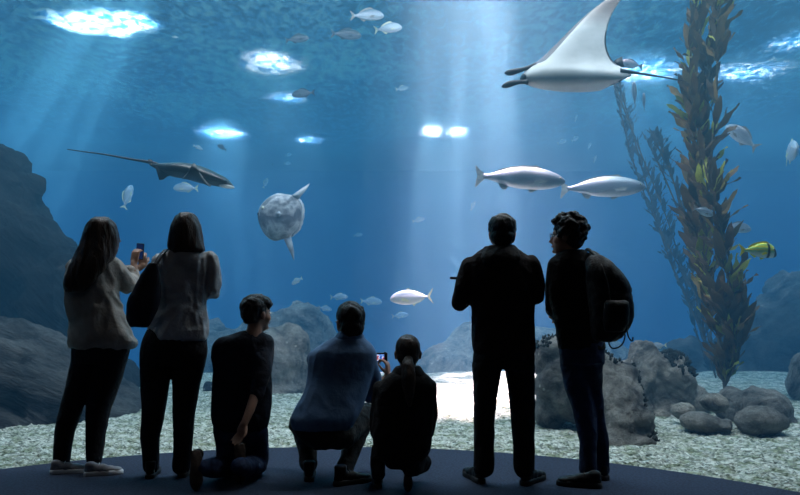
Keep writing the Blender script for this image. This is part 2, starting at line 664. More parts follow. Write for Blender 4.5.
# left: the big dark boulder wall and the layered ledge in front of it
rock('boulder', [(-60, 330, 9.6, 150, 130, 1.3, 35), (-20, 300, 9.6, 85, 130, 1.2, 0), (-6, 212, 9.5, 40, 68, .9, 0), (30, 186, 9.45, 9, 18, .3), (26, 250, 9.4, 38, 74, .8, -33), (60, 340, 9.3, 60, 90, .8, 0), (100, 385, 9.0, 40, 30, .6)],
     m_cliff, 'huge dark rock rising steeply at the left edge behind the ledge', amp=.16, freq=.9, voxel=.05, seed=1, bands=((.77, 0, .64), 1.5, .03))
rock('rock_ledge', [(-50, 372, 7.2, 110, 58, 1.0, 24), (10, 384, 7.3, 62, 52, .9, 28), (55, 400, 7.4, 60, 34, .8, 30), (100, 410, 7.5, 46, 18, .6, 18), (10, 418, 7.0, 80, 16, .6)],
     m_ledge, 'grey layered rock ledge on the gravel behind the legs of the long-haired woman', amp=.12, freq=1.1, voxel=.045, seed=2, bands=((.45, -.15, .88), 2.6, .15))
rock('boulder', [(272, 368, 9.5, 42, 40, .55), (258, 376, 9.5, 36, 34, .5), (290, 362, 9.6, 22, 36, .4), (276, 392, 9.3, 44, 14, .4)],
     m_rock, 'rounded blue grey boulder on the gravel behind the kneeling boy and squatting man', amp=.1, freq=1.6, seed=3)
rock('reef_outcrop', [(225, 365, 14, 50, 40, 1), (265, 345, 14.3, 40, 36, .9), (300, 340, 14.6, 32, 42, .9), (330, 365, 14.5, 36, 30, .8), (205, 350, 15, 26, 30, .6), (350, 385, 14, 40, 26, .8)],
     m_rock, 'hazy far rock outcrop with a peak, behind the rounded boulder', amp=.25, freq=.8, voxel=.09, seed=4)
rock('reef_outcrop', [(500, 365, 14.5, 62, 48, 1.2), (455, 372, 14.2, 40, 32, .8), (540, 360, 15, 60, 34, .8), (575, 365, 15, 60, 30, .8)],
     m_rock, 'hazy smooth far rock mound behind the legs of the standing man in the jacket', amp=.14, freq=.7, voxel=.09, seed=5)
# right foreground rock
rt, st = rock('boulder', [(573, 382, 6.7, 37, 44, .42), (558, 365, 6.8, 24, 30, .35), (592, 380, 6.6, 32, 36, .4), (600, 390, 6.5, 32, 38, .4), (613, 408, 6.3, 30, 34, .34), (626, 424, 6.1, 27, 24, .3), (641, 439, 5.95, 19, 11, .22), (612, 440, 6.0, 36, 14, .32), (555, 408, 6.8, 20, 26, .3)],
              m_rock, 'large leaning grey rock close to the glass behind the man with the backpack', amp=.06, freq=1.9, voxel=.026, seed=6, cracks=.9)
tufts(rt, st, 170, lambda c, n: n.x > .25 and c.x > 1.8 and -.32 < n.y < .7, m_tuft, .026, seed=3)
tufts(rt, st, 90, lambda c, n: n.z > .4 and c.x < 1.62 and c.z > .7, m_tuft, .024, 'weed_clump', seed=4)
rt, st = rock('boulder', [(640, 386, 7.7, 26, 44, .45), (660, 392, 7.7, 28, 40, .45, 20), (684, 404, 7.75, 20, 26, .34, 35), (625, 400, 7.7, 20, 42, .4), (650, 410, 7.55, 30, 16, .36), (692, 409, 7.65, 18, 18, .26)],
              m_rock_pale, 'pale cracked rock on the right between the leaning rock and the kelp', amp=.075, freq=1.9, seed=7, cracks=1.3, voxel=.032)
tufts(rt, st, 200, lambda c, n: n.z > .15 and c.z > .36 and c.x > 2.86, m_tuft, .028, seed=5)
rock('boulder', [(754, 408, 7.0, 38, 25, .36, 14), (736, 402, 7.05, 22, 19, .3), (778, 422, 6.95, 18, 15, .26, 20)], m_rock, 'broad sloping grey slab at the foot of the large kelp', amp=.055, freq=1.9, voxel=.026, seed=8, cracks=1.1)
rock('stone', [(762, 420, 6.3, 27, 15, .22, 7), (752, 421, 6.3, 17, 14, .2)], m_rock, 'smooth rounded stone at the right, lowest in front of the sloping slab', amp=.03, freq=2.2, voxel=.02, seed=9)
rock('stone', [(702, 423, 6.35, 21, 10.5, .2, 8), (716, 425, 6.35, 14, 8, .18)], m_rock, 'flat grey stone left of the smooth rounded stone', amp=.03, freq=2.2, voxel=.02, seed=10, cracks=1)
rock('stone', [(682, 411, 6.75, 13, 9, .14)], m_rock_pale, 'small pale angular stone left of the kelp foot', amp=.03, freq=2.6, voxel=.018, seed=11)
rock('stone', [(714, 403, 6.62, 16, 9.5, .13, 10)], m_rock_pale, 'oblong stone wedged just left of the kelp foot above the flat stone', amp=.025, freq=2.4, voxel=.018, seed=12)
rock('boulder', [(816, 383, 8.4, 23, 34, .35)], m_rock, 'pale rock cut off by the right edge of the picture', amp=.06, freq=2, voxel=.035, seed=13)
rock('reef_outcrop', [(830, 350, 13.5, 80, 82, 1.5), (780, 350, 13.4, 46, 52, 1.2, -25), (755, 370, 13.3, 40, 50, 1.0), (810, 300, 14, 30, 30, 1), (720, 390, 13, 60, 34, 1), (680, 385, 13.5, 60, 40, 1)],
     m_rock_far, 'tall mottled far rock at the right edge behind the large kelp', amp=.22, freq=.9, voxel=.09, seed=14)
rock('stone', [(209, 390, 9.2, 6, 9, .1)], m_rock_dark, 'small dark pointed stone on the gravel just left of the kneeling boy', amp=.02, freq=4, voxel=.02, seed=15)


# ------------------------------------------------------------------ kelp
def leaf_mat(name, stops):
    m, nt, o = newmat(name)
    L = nt.links.new
    b = N(nt, 'ShaderNodeBsdfPrincipled', Roughness=.5)
    b.inputs['Specular IOR Level'].default_value = .3
    at = N(nt, 'ShaderNodeAttribute', attribute_name='tint')
    r = ramp(nt, stops)
    L(at.outputs['Fac'], r.inputs[0])
    L(r.outputs[0], b.inputs['Base Color'])
    tl = N(nt, 'ShaderNodeBsdfTranslucent')
    L(r.outputs[0], tl.inputs[0])
    mx = N(nt, 'ShaderNodeMixShader')
    mx.inputs[0].default_value = .3
    L(b.outputs[0], mx.inputs[1])
    L(tl.outputs[0], mx.inputs[2])
    L(mx.outputs[0], o.inputs[0])
    return m


m_kelp = leaf_mat('brown_kelp', [(0, rgb(68, 50, 28)), (.6, rgb(100, 74, 40)), (.88, rgb(122, 98, 50)), (.93, rgb(128, 132, 40)), (1, rgb(170, 170, 60))])
m_kelp_far = leaf_mat('hazed_kelp', [(0, rgb(40, 56, 66)), (1, rgb(62, 80, 88))])  # blue-grey leaf colour has the distance haze put into it
m_stem = noisy('kelp_stem', rgb(60, 50, 32), rgb(86, 72, 44), scale=14, bump=.3)


def kelp(path, d, widths, nleaf, leaf_px, mat, label, nst=4, seed=1, spread=.3):
    rr = random.Random(seed)
    mm = d / F
    pts = spline([(x, y, wd) for (x, y), wd in zip(path, widths)], 8)
    base = P(pts[-1][0], pts[-1][1], d)
    root = empty('kelp', base, label, 'kelp')
    lines = []
    for s in range(nst):
        ph, k = rr.uniform(0, 6.28), rr.uniform(.25, .6)
        line = []
        for i, (x, y, wd) in enumerate(pts):
            a = ph + i * .12
            f = min(1, (len(pts) - 1 - i) / 6)
            line.append(P(x, y, d) + Vector((math.cos(a) * wd * mm * k * f, math.sin(a) * spread * f, 0)))
        bm = bmesh.new()
        tube(bm, [(p, .011) for p in line], n=6)
        obj('stem', bm, m_stem, root)
        lines.append(line)
    bm = bmesh.new()
    ly = bm.verts.layers.float.new('tint')
    for _ in range(nleaf):
        line = rr.choice(lines)
        t = rr.random() * (len(line) - 2)
        i = int(t)
        p = line[i].lerp(line[i + 1], t - i)
        wd = pts[i][2] * mm
        az = rr.uniform(0, 6.283)
        el = R(rr.uniform(46, 78))
        ax = Vector((math.cos(az) * math.cos(el), math.sin(az) * math.cos(el), math.sin(el)))
        Lf = leaf_px * mm * rr.uniform(.75, 1.25) * (.6 + .4 * min(1, wd / (26 * mm)))
        wl = Lf * rr.uniform(.1, .155)
        side = ax.cross(Vector((rr.uniform(-.5, .5), rr.uniform(-.5, .5), 1))).normalized()
        nn = side.cross(ax)
        hue = rr.random()
        bend, ripple, ph = rr.uniform(-.25, .1), rr.uniform(.02, .07), rr.uniform(0, 6)
        prev = None
        for q in range(8):
            u = q / 7
            hw = wl * (math.sin(math.pi * min(1, u * .86 + .04) ** .72) if u < 1 else .02)
            c = p + ax * (Lf * u) + nn * (bend * Lf * u * u) 
            row = []
            for sx in (-1, 0, 1):
                v = bm.verts.new(c + side * (sx * hw) + nn * (ripple * Lf * math.sin(u * 11 + ph + sx) * abs(sx) + (.12 * wl if sx == 0 else 0)))
                v[ly] = hue
                row.append(v)
            if prev:
                bm.faces.new((prev[0], prev[1], row[1], row[0]))
                bm.faces.new((prev[1], prev[2], row[2], row[1]))
            prev = row
        # float bladder at the root of the blade
        if rr.random() < .5:
            M = Matrix.Translation(p + ax * .01) @ Matrix.Diagonal((.014, .014, .02, 1))
            for v in bmesh.ops.create_icosphere(bm, subdivisions=1, radius=1, matrix=M)['verts']:
                v[ly] = hue * .6
    obj('foliage', bm, mat, root)
    return root


kelp([(705, -60), (704, 0), (704, 60), (709, 140), (713, 210), (719, 280), (724, 335), (724, 388)], 8.2,
     [9, 12, 18, 23, 24, 23, 19, 3], 720, 31, m_kelp, 'tall broad brown kelp with yellow green tips rising at the right', nst=5, seed=5, spread=.32)
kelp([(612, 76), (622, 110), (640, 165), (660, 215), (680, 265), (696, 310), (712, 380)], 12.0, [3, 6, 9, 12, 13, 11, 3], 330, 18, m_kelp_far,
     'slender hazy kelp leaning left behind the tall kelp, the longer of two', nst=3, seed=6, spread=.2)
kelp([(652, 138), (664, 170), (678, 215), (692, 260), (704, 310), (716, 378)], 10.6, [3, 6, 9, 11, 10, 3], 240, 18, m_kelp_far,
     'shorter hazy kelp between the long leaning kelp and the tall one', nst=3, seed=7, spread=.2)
# ------------------------------------------------------------------ fish
def fish_mat(name, stops, rough=.38, metallic=.25, bars=None, scales=60, blotch=.16):
    """counter-shaded skin: stops along the height of the body (belly 0, back 1)"""
    m, nt, o = newmat(name)
    L = nt.links.new
    b = N(nt, 'ShaderNodeBsdfPrincipled', Roughness=rough, Metallic=metallic)
    tc = N(nt, 'ShaderNodeTexCoord')
    sp = N(nt, 'ShaderNodeSeparateXYZ')
    L(tc.outputs['Generated'], sp.inputs[0])
    no = N(nt, 'ShaderNodeTexNoise', Scale=9 if blotch < .3 else 5, Detail=4)
    L(tc.outputs['Generated'], no.inputs['Vector'])
    ma = N(nt, 'ShaderNodeMath', operation='MULTIPLY_ADD')
    L(no.outputs[0], ma.inputs[0])
    ma.inputs[1].default_value = blotch
    L(sp.outputs['Z'], ma.inputs[2])
    sb = N(nt, 'ShaderNodeMath', operation='SUBTRACT')
    L(ma.outputs[0], sb.inputs[0])
    sb.inputs[1].default_value = blotch / 2
    r = ramp(nt, stops)
    L(sb.outputs[0], r.inputs[0])
    col = r.outputs[0]
    for (x0, x1, c) in bars or []:
        ra = ramp(nt, [(max(0, x0 - .015), (0, 0, 0, 1)), (x0 + .015, (1, 1, 1, 1)), (x1 - .015, (1, 1, 1, 1)), (min(1, x1 + .015), (0, 0, 0, 1))])
        L(sp.outputs['X'], ra.inputs[0])
        mx = N(nt, 'ShaderNodeMix', data_type='RGBA')
        L(ra.outputs[0], mx.inputs[0])
        L(col, mx.inputs[6])
        mx.inputs[7].default_value = c
        col = mx.outputs[2]
    L(col, b.inputs['Base Color'])
    v = N(nt, 'ShaderNodeTexVoronoi', Scale=scales)
    L(tc.outputs['Generated'], v.inputs['Vector'])
    bp = N(nt, 'ShaderNodeBump', Strength=.25, Distance=.004)
    L(v.outputs['Distance'], bp.inputs['Height'])
    L(bp.outputs[0], b.inputs['Normal'])
    L(b.outputs[0], o.inputs[0])
    return m


m_eye = plain('fish_eye', (.006, .006, .008, 1), .15)
m_iris = plain('fish_iris', rgb(190, 190, 170), .3, .3)


def body_mesh(prof, n=18):
    """prof: (x, top, bottom, halfwidth) from nose (+) to tail (-)"""
    bm = bmesh.new()
    rs = []
    for x, t, b_, w_ in spline(prof, 5):
        c, h = (t + b_) / 2, max(.001, (t - b_) / 2)
        w_ = max(.001, w_)
        rs.append([Vector((x, w_ * math.copysign(abs(math.cos(a)) ** 1.15, math.cos(a)), c + h * math.sin(a))) for a in [2 * math.pi * k / n for k in range(n)]])
    rings(bm, rs)
    bmesh.ops.recalc_face_normals(bm, faces=bm.faces)
    return bm


def fin(name, pts, mat, root, y=0, t=.004, splay=0, k=4):
    pts = spline([Vector((x, y + splay * abs(z - pts[0][1]), z)) for x, z in pts], k)
    bm = bmesh.new()
    slab(bm, [Vector(p) for p in pts], (0, 1, 0) if abs(splay) < .01 else Vector((0, 1, -splay)), t)
    return obj(name, bm, mat, root, smooth=False)


def make_fish(name, prof, fins, mats, eye, er=.016, pect=None):
    """unit-length fish, nose towards +x, in its own coordinates"""
    root = empty(name, (0, 0, 0))
    obj('body', body_mesh(prof), mats[0], root)
    for nm, pts in fins:
        fin(nm, pts, mats[1], root)
    if pect:
        for s in (-1, 1):
            bm = bmesh.new()
            slab(bm, [Vector((x, s * (pect[0] + .1 * max(0, pect[1][0][0] - x) + .01), z)) for x, z in pect[1]], (0.1 * s, 1, 0), .004)
            obj('pectoral_fin', bm, mats[1], root, smooth=False)
    for s in (-1, 1):
        bm = bmesh.new()
        ball(bm, (eye[0], s * eye[2], eye[1]), (er, er * .5, er), seg=12)
        e = obj('eye', bm, m_iris, root)
        bm = bmesh.new()
        ball(bm, (eye[0], s * (eye[2] + er * .28), eye[1]), (er * .62, er * .35, er * .62), seg=10)
        obj('pupil', bm, m_eye, e)
    return root


silver = fish_mat('silver_drum_skin', [(0, rgb(200, 208, 216)), (.35, rgb(140, 154, 170)), (.62, rgb(104, 116, 130)), (.82, rgb(150, 160, 166)), (1, rgb(205, 208, 204))])
silver_fin = noisy('silver_fin', rgb(120, 130, 138), rgb(168, 174, 170), scale=20, rough=.5, bump=.2, stretch=(1, 1, 6))
drum_prof = [(.5, .0, -.012, .004), (.485, .022, -.03, .02), (.44, .055, -.062, .045), (.36, .088, -.09, .062), (.24, .118, -.112, .075), (.08, .132, -.118, .078),
             (-.08, .118, -.104, .066), (-.22, .08, -.07, .045), (-.32, .046, -.042, .026), (-.39, .028, -.026, .014), (-.42, .03, -.03, .006)]
drum_fins = [('tail_fin', [(-.40, .026), (-.45, .06), (-.51, .115), (-.5, .05), (-.488, 0), (-.5, -.05), (-.505, -.12), (-.45, -.065), (-.40, -.026)]),
             ('dorsal_fin', [(.24, .112), (.18, .15), (.1, .146), (0, .142), (-.14, .12), (-.26, .08), (-.29, .05), (-.1, .09)]),
             ('anal_fin', [(-.14, -.085), (-.17, -.13), (-.22, -.115), (-.25, -.06), (-.2, -.06)]),
             ('pelvic_fin', [(.2, -.105), (.13, -.145), (.09, -.14), (.1, -.108)])]
drum = make_fish('meagre', drum_prof, drum_fins, (silver, silver_fin), (.43, .018, .043), .014, (.062, [(.28, -.02), (.2, -.012), (.12, -.04), (.14, -.07), (.24, -.055)]))

pale = fish_mat('pale_jack_skin', [(0, rgb(200, 206, 210)), (.5, rgb(180, 190, 198)), (.72, rgb(120, 138, 154)), (.85, rgb(120, 142, 160)), (1, rgb(105, 128, 148))], metallic=.15)
pale_fin = noisy('pale_yellow_fin', rgb(190, 196, 170), rgb(220, 222, 180), scale=18, rough=.5, bump=.15)
jack_prof = [(.5, .0, -.02, .004), (.48, .04, -.05, .022), (.42, .1, -.09, .045), (.32, .15, -.13, .06), (.16, .185, -.165, .068), (.0, .175, -.16, .06),
             (-.14, .125, -.12, .044), (-.26, .062, -.062, .026), (-.34, .022, -.024, .014), (-.39, .016, -.018, .008)]
jack_fins = [('tail_fin', [(-.37, .015), (-.43, .09), (-.51, .19), (-.47, .08), (-.43, 0), (-.46, -.08), (-.5, -.18), (-.42, -.085), (-.37, -.016)]),
             ('dorsal_fin', [(.14, .18), (.06, .225), (.02, .185), (-.1, .16), (-.26, .08), (-.3, .04), (-.1, .13)]),
             ('anal_fin', [(.0, -.15), (-.05, -.2), (-.09, -.155), (-.2, -.115), (-.3, -.04), (-.12, -.11)])]
jack = make_fish('trevally', jack_prof, jack_fins, (pale, pale_fin), (.42, .03, .042), .018, (.06, [(.26, -.02), (.18, .0), (.06, -.06), (.08, -.1), (.22, -.06)]))

pork = fish_mat('porkfish_skin', [(0, rgb(200, 215, 220)), (.3, rgb(190, 210, 190)), (.45, rgb(130, 190, 130)), (.52, rgb(225, 205, 40)), (.62, rgb(120, 190, 110)), (.72, rgb(225, 210, 30)), (.85, rgb(140, 190, 80)), (1, rgb(228, 214, 30))],
                metallic=.05, bars=[(.66, .74, rgb(24, 28, 26)), (.88, .985, rgb(40, 44, 46))])
pork_fin = noisy('yellow_fin', rgb(214, 196, 20), rgb(236, 220, 60), scale=18, rough=.5, bump=.15)
pork_prof = [(.5, -.06, -.085, .006), (.485, -.01, -.11, .025), (.45, .07, -.135, .05), (.38, .15, -.155, .07), (.26, .205, -.165, .085), (.1, .205, -.16, .085),
             (-.06, .16, -.125, .065), (-.18, .1, -.08, .042), (-.27, .055, -.04, .024), (-.34, .045, -.03, .012), (-.37, .05, -.035, .006)]
pork_fins = [('tail_fin', [(-.34, .045), (-.42, .1), (-.52, .155), (-.47, .06), (-.44, .0), (-.46, -.07), (-.48, -.16), (-.41, -.085), (-.34, -.03)]),
             ('dorsal_fin', [(.3, .19), (.22, .245), (.08, .24), (-.08, .2), (-.22, .13), (-.25, .08), (-.05, .13)]),
             ('anal_fin', [(-.04, -.115), (-.08, -.17), (-.15, -.13), (-.22, -.07), (-.12, -.08)]),
             ('pelvic_fin', [(.2, -.15), (.1, -.205), (.04, -.19), (.1, -.145)])]
porkfish = make_fish('porkfish', pork_prof, pork_fins, (pork, pork_fin), (.38, .05, .068), .024, (.085, [(.2, -.04), (.12, -.02), (.02, -.08), (.05, -.1), (.16, -.08)]))

bream_skin = fish_mat('bream_skin', [(0, rgb(205, 212, 216)), (.4, rgb(160, 172, 182)), (.7, rgb(112, 124, 136)), (1, rgb(84, 92, 100))], metallic=.15)
bream_fin = noisy('bream_fin', rgb(110, 112, 112), rgb(150, 146, 138), scale=18, rough=.5, bump=.15)
bream_prof = [(.5, -.01, -.03, .004), (.48, .035, -.06, .024), (.42, .1, -.1, .05), (.32, .155, -.135, .068), (.16, .19, -.155, .078), (.0, .175, -.15, .07),
              (-.14, .125, -.11, .048), (-.26, .066, -.062, .028), (-.34, .036, -.034, .014), (-.38, .04, -.038, .007)]
bream_fins = [('tail_fin', [(-.35, .035), (-.42, .09), (-.5, .15), (-.46, .06), (-.44, 0), (-.46, -.06), (-.49, -.15), (-.42, -.09), (-.35, -.034)]),
              ('dorsal_fin', [(.2, .182), (.12, .235), (-.02, .215), (-.16, .15), (-.24, .09), (-.05, .15)]),
              ('anal_fin', [(-.04, -.14), (-.1, -.18), (-.18, -.12), (-.22, -.075), (-.12, -.1)])]
bream = make_fish('sea_bream', bream_prof, bream_fins, (bream_skin, bream_fin), (.4, .025, .05), .022, (.068, [(.24, -.03), (.14, -.02), (.06, -.07), (.1, -.09), (.2, -.07)]))
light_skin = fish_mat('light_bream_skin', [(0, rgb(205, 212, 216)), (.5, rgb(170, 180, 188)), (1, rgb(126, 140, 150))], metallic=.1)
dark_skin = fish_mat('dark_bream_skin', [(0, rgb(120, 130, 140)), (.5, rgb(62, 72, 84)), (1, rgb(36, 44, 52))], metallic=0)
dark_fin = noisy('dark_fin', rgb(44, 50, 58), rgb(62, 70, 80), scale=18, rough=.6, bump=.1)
light_bream = make_fish('pale_bream', bream_prof, bream_fins, (light_skin, pale_fin), (.4, .025, .05), .022, (.068, [(.24, -.03), (.14, -.02), (.06, -.07), (.1, -.09), (.2, -.07)]))
dark_bream = make_fish('dark_bream', bream_prof, bream_fins, (dark_skin, dark_fin), (.4, .025, .05), .022, (.068, [(.24, -.03), (.14, -.02), (.06, -.07), (.1, -.09), (.2, -.07)]))
used = set()


def put(proto, px, py, d, L_, yaw, pitch, label, roll=0, group=None):
    o = proto if proto.name not in used else copy_tree(proto)
    used.add(proto.name)
    o.location = P(px, py, d)
    s = L_ * d / F
    o.scale = (s, s, s)
    o.rotation_euler = (Matrix.Rotation(R(yaw), 3, 'Z') @ Matrix.Rotation(R(-pitch), 3, 'Y') @ Matrix.Rotation(R(roll), 3, 'X')).to_euler()
    tag(o, label, 'fish', group)
    return o


put(drum, 521, 178.5, 8.0, 91, 6, -2, 'long silver fish, brighter and left of two swimming nose to tail above the standing men')
put(drum, 603, 187.5, 8.5, 83, -5, 1, 'long silver fish, right of the pair, its snout near the leaning kelp')
put(jack, 411.5, 297.5, 8.2, 43, 178, -4, 'bright white fish with a forked tail swimming left above the squatting girl')
put(porkfish, 758, 251, 6.3, 41, 8, -2, 'yellow fish with black face bars swimming right, beside the large kelp')
put(bream, 367, 15.5, 10.6, 34, 4, 2, 'fish with a reddish tail swimming right near the surface, highest of the top middle group')
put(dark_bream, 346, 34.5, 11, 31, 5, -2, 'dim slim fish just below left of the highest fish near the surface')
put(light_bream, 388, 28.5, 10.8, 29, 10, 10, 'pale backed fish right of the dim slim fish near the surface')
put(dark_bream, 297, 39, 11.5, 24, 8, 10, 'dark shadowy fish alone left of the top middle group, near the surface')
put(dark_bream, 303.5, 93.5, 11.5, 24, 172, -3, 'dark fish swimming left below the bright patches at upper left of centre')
put(light_bream, 186, 188, 12.5, 26, 176, 2, 'pale fish swimming left just under the belly of the dark ray')
put(light_bream, 127.5, 197, 13, 26, 40, 72, 'pale fish swimming nose up below the long tail of the dark ray')
put(light_bream, 198, 147.5, 14, 10, 20, -20, 'tiny pale fish left of the dark speck fish over the small surface glare')
put(dark_bream, 222, 147.5, 13, 12, 160, 30, 'tiny dark fish in front of the bright surface glare above the ray')
put(light_bream, 339, 297, 16, 18, 4, 2, 'small faint fish swimming right, left of two above the squatting man')
put(light_bream, 371, 301.5, 17, 22, -2, -2, 'faint fish swimming right, between the squatting man and the bright white fish')
put(light_bream, 325, 308.5, 16, 15, 30, -10, 'small rounded faint fish just left of the head of the squatting man')
put(light_bream, 297, 281, 13, 15, 150, -25, 'small fish drifting by itself below the sunfish')
put(light_bream, 400, 315.5, 21, 17, 8, 6, 'very faint fish just under the bright white fish')
put(light_bream, 358, 235, 24, 10, 25, 10, 'tiny faint fish in open water right of the sunfish')
put(light_bream, 418.5, 220, 24, 13, 10, 15, 'tiny faint fish in the wide light shaft left of the standing man')
put(light_bream, 473, 206, 24, 11, 30, 60, 'tiny faint fish nosing up, above the left shoulder of the standing man')
put(light_bream, 265.5, 183, 20, 12, 40, 65, 'tiny faint fish nosing up, just above the sunfish')
put(light_bream, 288.5, 155, 24, 9, 50, 20, 'tiny faint fish, upper one of a close pair above the sunfish')
put(light_bream, 287.5, 163.5, 24.5, 9, 50, 10, 'tiny faint fish, lower one of a close pair above the sunfish')
put(light_bream, 402, 88.5, 15, 14, 20, 15, 'small pale fish left of the shafts of light under the surface')
put(light_bream, 175, 37, 13, 6, 15, 0, 'tiny bright fish near the surface right of the left light shafts')
put(bream, 742, 137, 8.8, 40, 140, 44, 'grey fish swimming up and away on the right side of the large kelp')
put(light_bream, 791, 153, 9.5, 56, -110, 0, 'pale fish facing the glass at the far right edge')
put(bream, 737, 228, 9.2, 30, 5, -4, 'grey fish coming out from behind the large kelp above the yellow fish')
put(bream, 703, 211.5, 7.3, 24, 14, -16, 'small grey fish passing in front of the large kelp')
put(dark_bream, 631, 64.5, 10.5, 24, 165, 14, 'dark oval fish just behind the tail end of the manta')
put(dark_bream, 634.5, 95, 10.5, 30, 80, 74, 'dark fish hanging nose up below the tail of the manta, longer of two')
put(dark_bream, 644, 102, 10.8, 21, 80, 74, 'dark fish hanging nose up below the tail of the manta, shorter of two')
for px, py, l_, yw, pt, lb in [(576, 118, 8, 30, 70, 'tiny faint fish nosing up under the manta, highest of the little shoal'),
                               (562, 142, 12, 25, 20, 'tiny faint fish under the manta, leftmost of the little shoal'),
                               (575, 139, 11, 30, 30, 'tiny faint fish under the manta, in the middle of the little shoal'),
                               (589.5, 146, 9, 40, 50, 'tiny faint fish under the manta, right of the middle of the little shoal'),
                               (595, 159, 9, 40, 60, 'tiny faint fish under the manta, lowest of the little shoal')]:
    put(light_bream, px, py, 20, l_, yw, pt, lb, group='little shoal under the manta')
put(light_bream, 658, 346, 8.9, 17, 160, -8, 'pale rounded fish half hidden behind the cracked rock at the right')

# ---- ocean sunfish
sun_skin = fish_mat('sunfish_skin', [(0, rgb(100, 108, 116)), (.24, rgb(176, 184, 190)), (.38, rgb(112, 120, 132)), (.52, rgb(92, 100, 112)), (.7, rgb(168, 175, 180)), (.84, rgb(96, 104, 114)), (1, rgb(140, 148, 154))], scales=30, blotch=.7)
D_ = 8.6
c0 = P(282, 216, D_)
sun = empty('ocean_sunfish', c0, 'grey ocean sunfish with tall dorsal and anal fins, in open water left of centre', 'fish')


def q_(x, y, dy=0):
    return P(x, y, D_ + dy)


out = spline([(258, 213.6), (260, 206.5), (267, 198.5), (277, 193.2), (286, 194), (294, 195.5), (301, 200), (304, 209), (303, 220), (299.5, 230), (292, 236.5), (283, 239.3), (274, 240.8), (266, 236), (260.5, 227), (257.8, 218), (258, 213.6)], 4)[:-1]
bm = bmesh.new()
rs = []
for s, yy in [(.06, -.085), (.3, -.082), (.55, -.07), (.75, -.052), (.9, -.03), (.97, -.015), (1, 0), (.97, .015), (.9, .03), (.75, .052), (.55, .07), (.3, .082), (.06, .085)]:
    rs.append([q_(279 + (x - 279) * s, 216 + (y - 216) * s, yy * (1.0 if x < 293 or s < .6 else .5)) for x, y in out])
rings(bm, rs)
bmesh.ops.recalc_face_normals(bm, faces=bm.faces)
obj('body', bm, sun_skin, sun)
sun_fin = noisy('sunfish_fin', rgb(130, 142, 154), rgb(170, 180, 188), scale=8, rough=.5, bump=.2)
for nm, pts in (('dorsal_fin', [(289, 197), (294, 194), (301, 189), (309.6, 183.5), (306, 190), (301, 196), (298, 200)]),
                ('anal_fin', [(283, 237), (287, 246), (291, 254), (294, 260.5), (294, 252), (292.5, 243), (290.5, 235)])):
    bm = bmesh.new()
    slab(bm, [q_(*p) for p in pts], (0, 1, 0), .025)
    obj(nm, bm, sun_fin, sun)
bm = bmesh.new()
vv = [(291.5, 237), (295.5, 234), (299.5, 230.5), (302, 225), (303.6, 219), (304.4, 212), (304, 206), (301.5, 200.5), (298, 198.5)]
vo = []
for k in range(len(vv) - 1):
    for f in (0, .33, .66):
        x, y = vv[k][0] + (vv[k + 1][0] - vv[k][0]) * f, vv[k][1] + (vv[k + 1][1] - vv[k][1]) * f
        vo.append((x + (.7 if f == .33 else 0), y))
vo += [(298, 199), (300.5, 206), (300.5, 214), (299.5, 221), (297, 228), (293, 233)]
slab(bm, [q_(x, y) for x, y in vo], (0, 1, 0), .03)
obj('clavus', bm, sun_fin, sun)
for s in (-1, 1):
    bm = bmesh.new()
    ball(bm, q_(263, 208, s * .034), (.022, .016, .022), seg=12)
    e = obj('eye', bm, m_iris, sun)
    bm = bmesh.new()
    ball(bm, q_(263, 208, s * .045), (.014, .01, .014), seg=10)
    obj('pupil', bm, m_eye, e)
    bm = bmesh.new()
    slab(bm, [q_(275, 214, s * .085), q_(279, 211, s * .1), q_(282, 214, s * .11), q_(279, 217, s * .1)], (0, 1, 0), .012)
    obj('pectoral_fin', bm, sun_fin, sun)
bm = bmesh.new()
ball(bm, q_(258.4, 214), (.014, .022, .02), seg=10)
obj('mouth', bm, m_eye, sun)


# ---- rays
def two_tone(name, back, belly, edge=None):
    m, nt, o = newmat(name)
    L = nt.links.new
    b = N(nt, 'ShaderNodeBsdfPrincipled', Roughness=.45)
    at = N(nt, 'ShaderNodeAttribute', attribute_name='belly')
    no = N(nt, 'ShaderNodeTexNoise', Scale=5, Detail=4)
    g = N(nt, 'ShaderNodeNewGeometry')
    L(g.outputs['Position'], no.inputs['Vector'])
    r0 = ramp(nt, [(.35, (.82, .82, .82, 1)), (.65, (1, 1, 1, 1))])
    L(no.outputs[0], r0.inputs[0])
    r = ramp(nt, [(0, back), (.45, back), (.55, belly), (.8, belly), (1, edge or belly)])
    L(at.outputs['Fac'], r.inputs[0])
    mx = N(nt, 'ShaderNodeMix', data_type='RGBA', blend_type='MULTIPLY')
    mx.inputs[0].default_value = 1
    L(r.outputs[0], mx.inputs[6])
    L(r0.outputs[0], mx.inputs[7])
    L(mx.outputs[2], b.inputs['Base Color'])
    L(b.outputs[0], o.inputs[0])
    return m


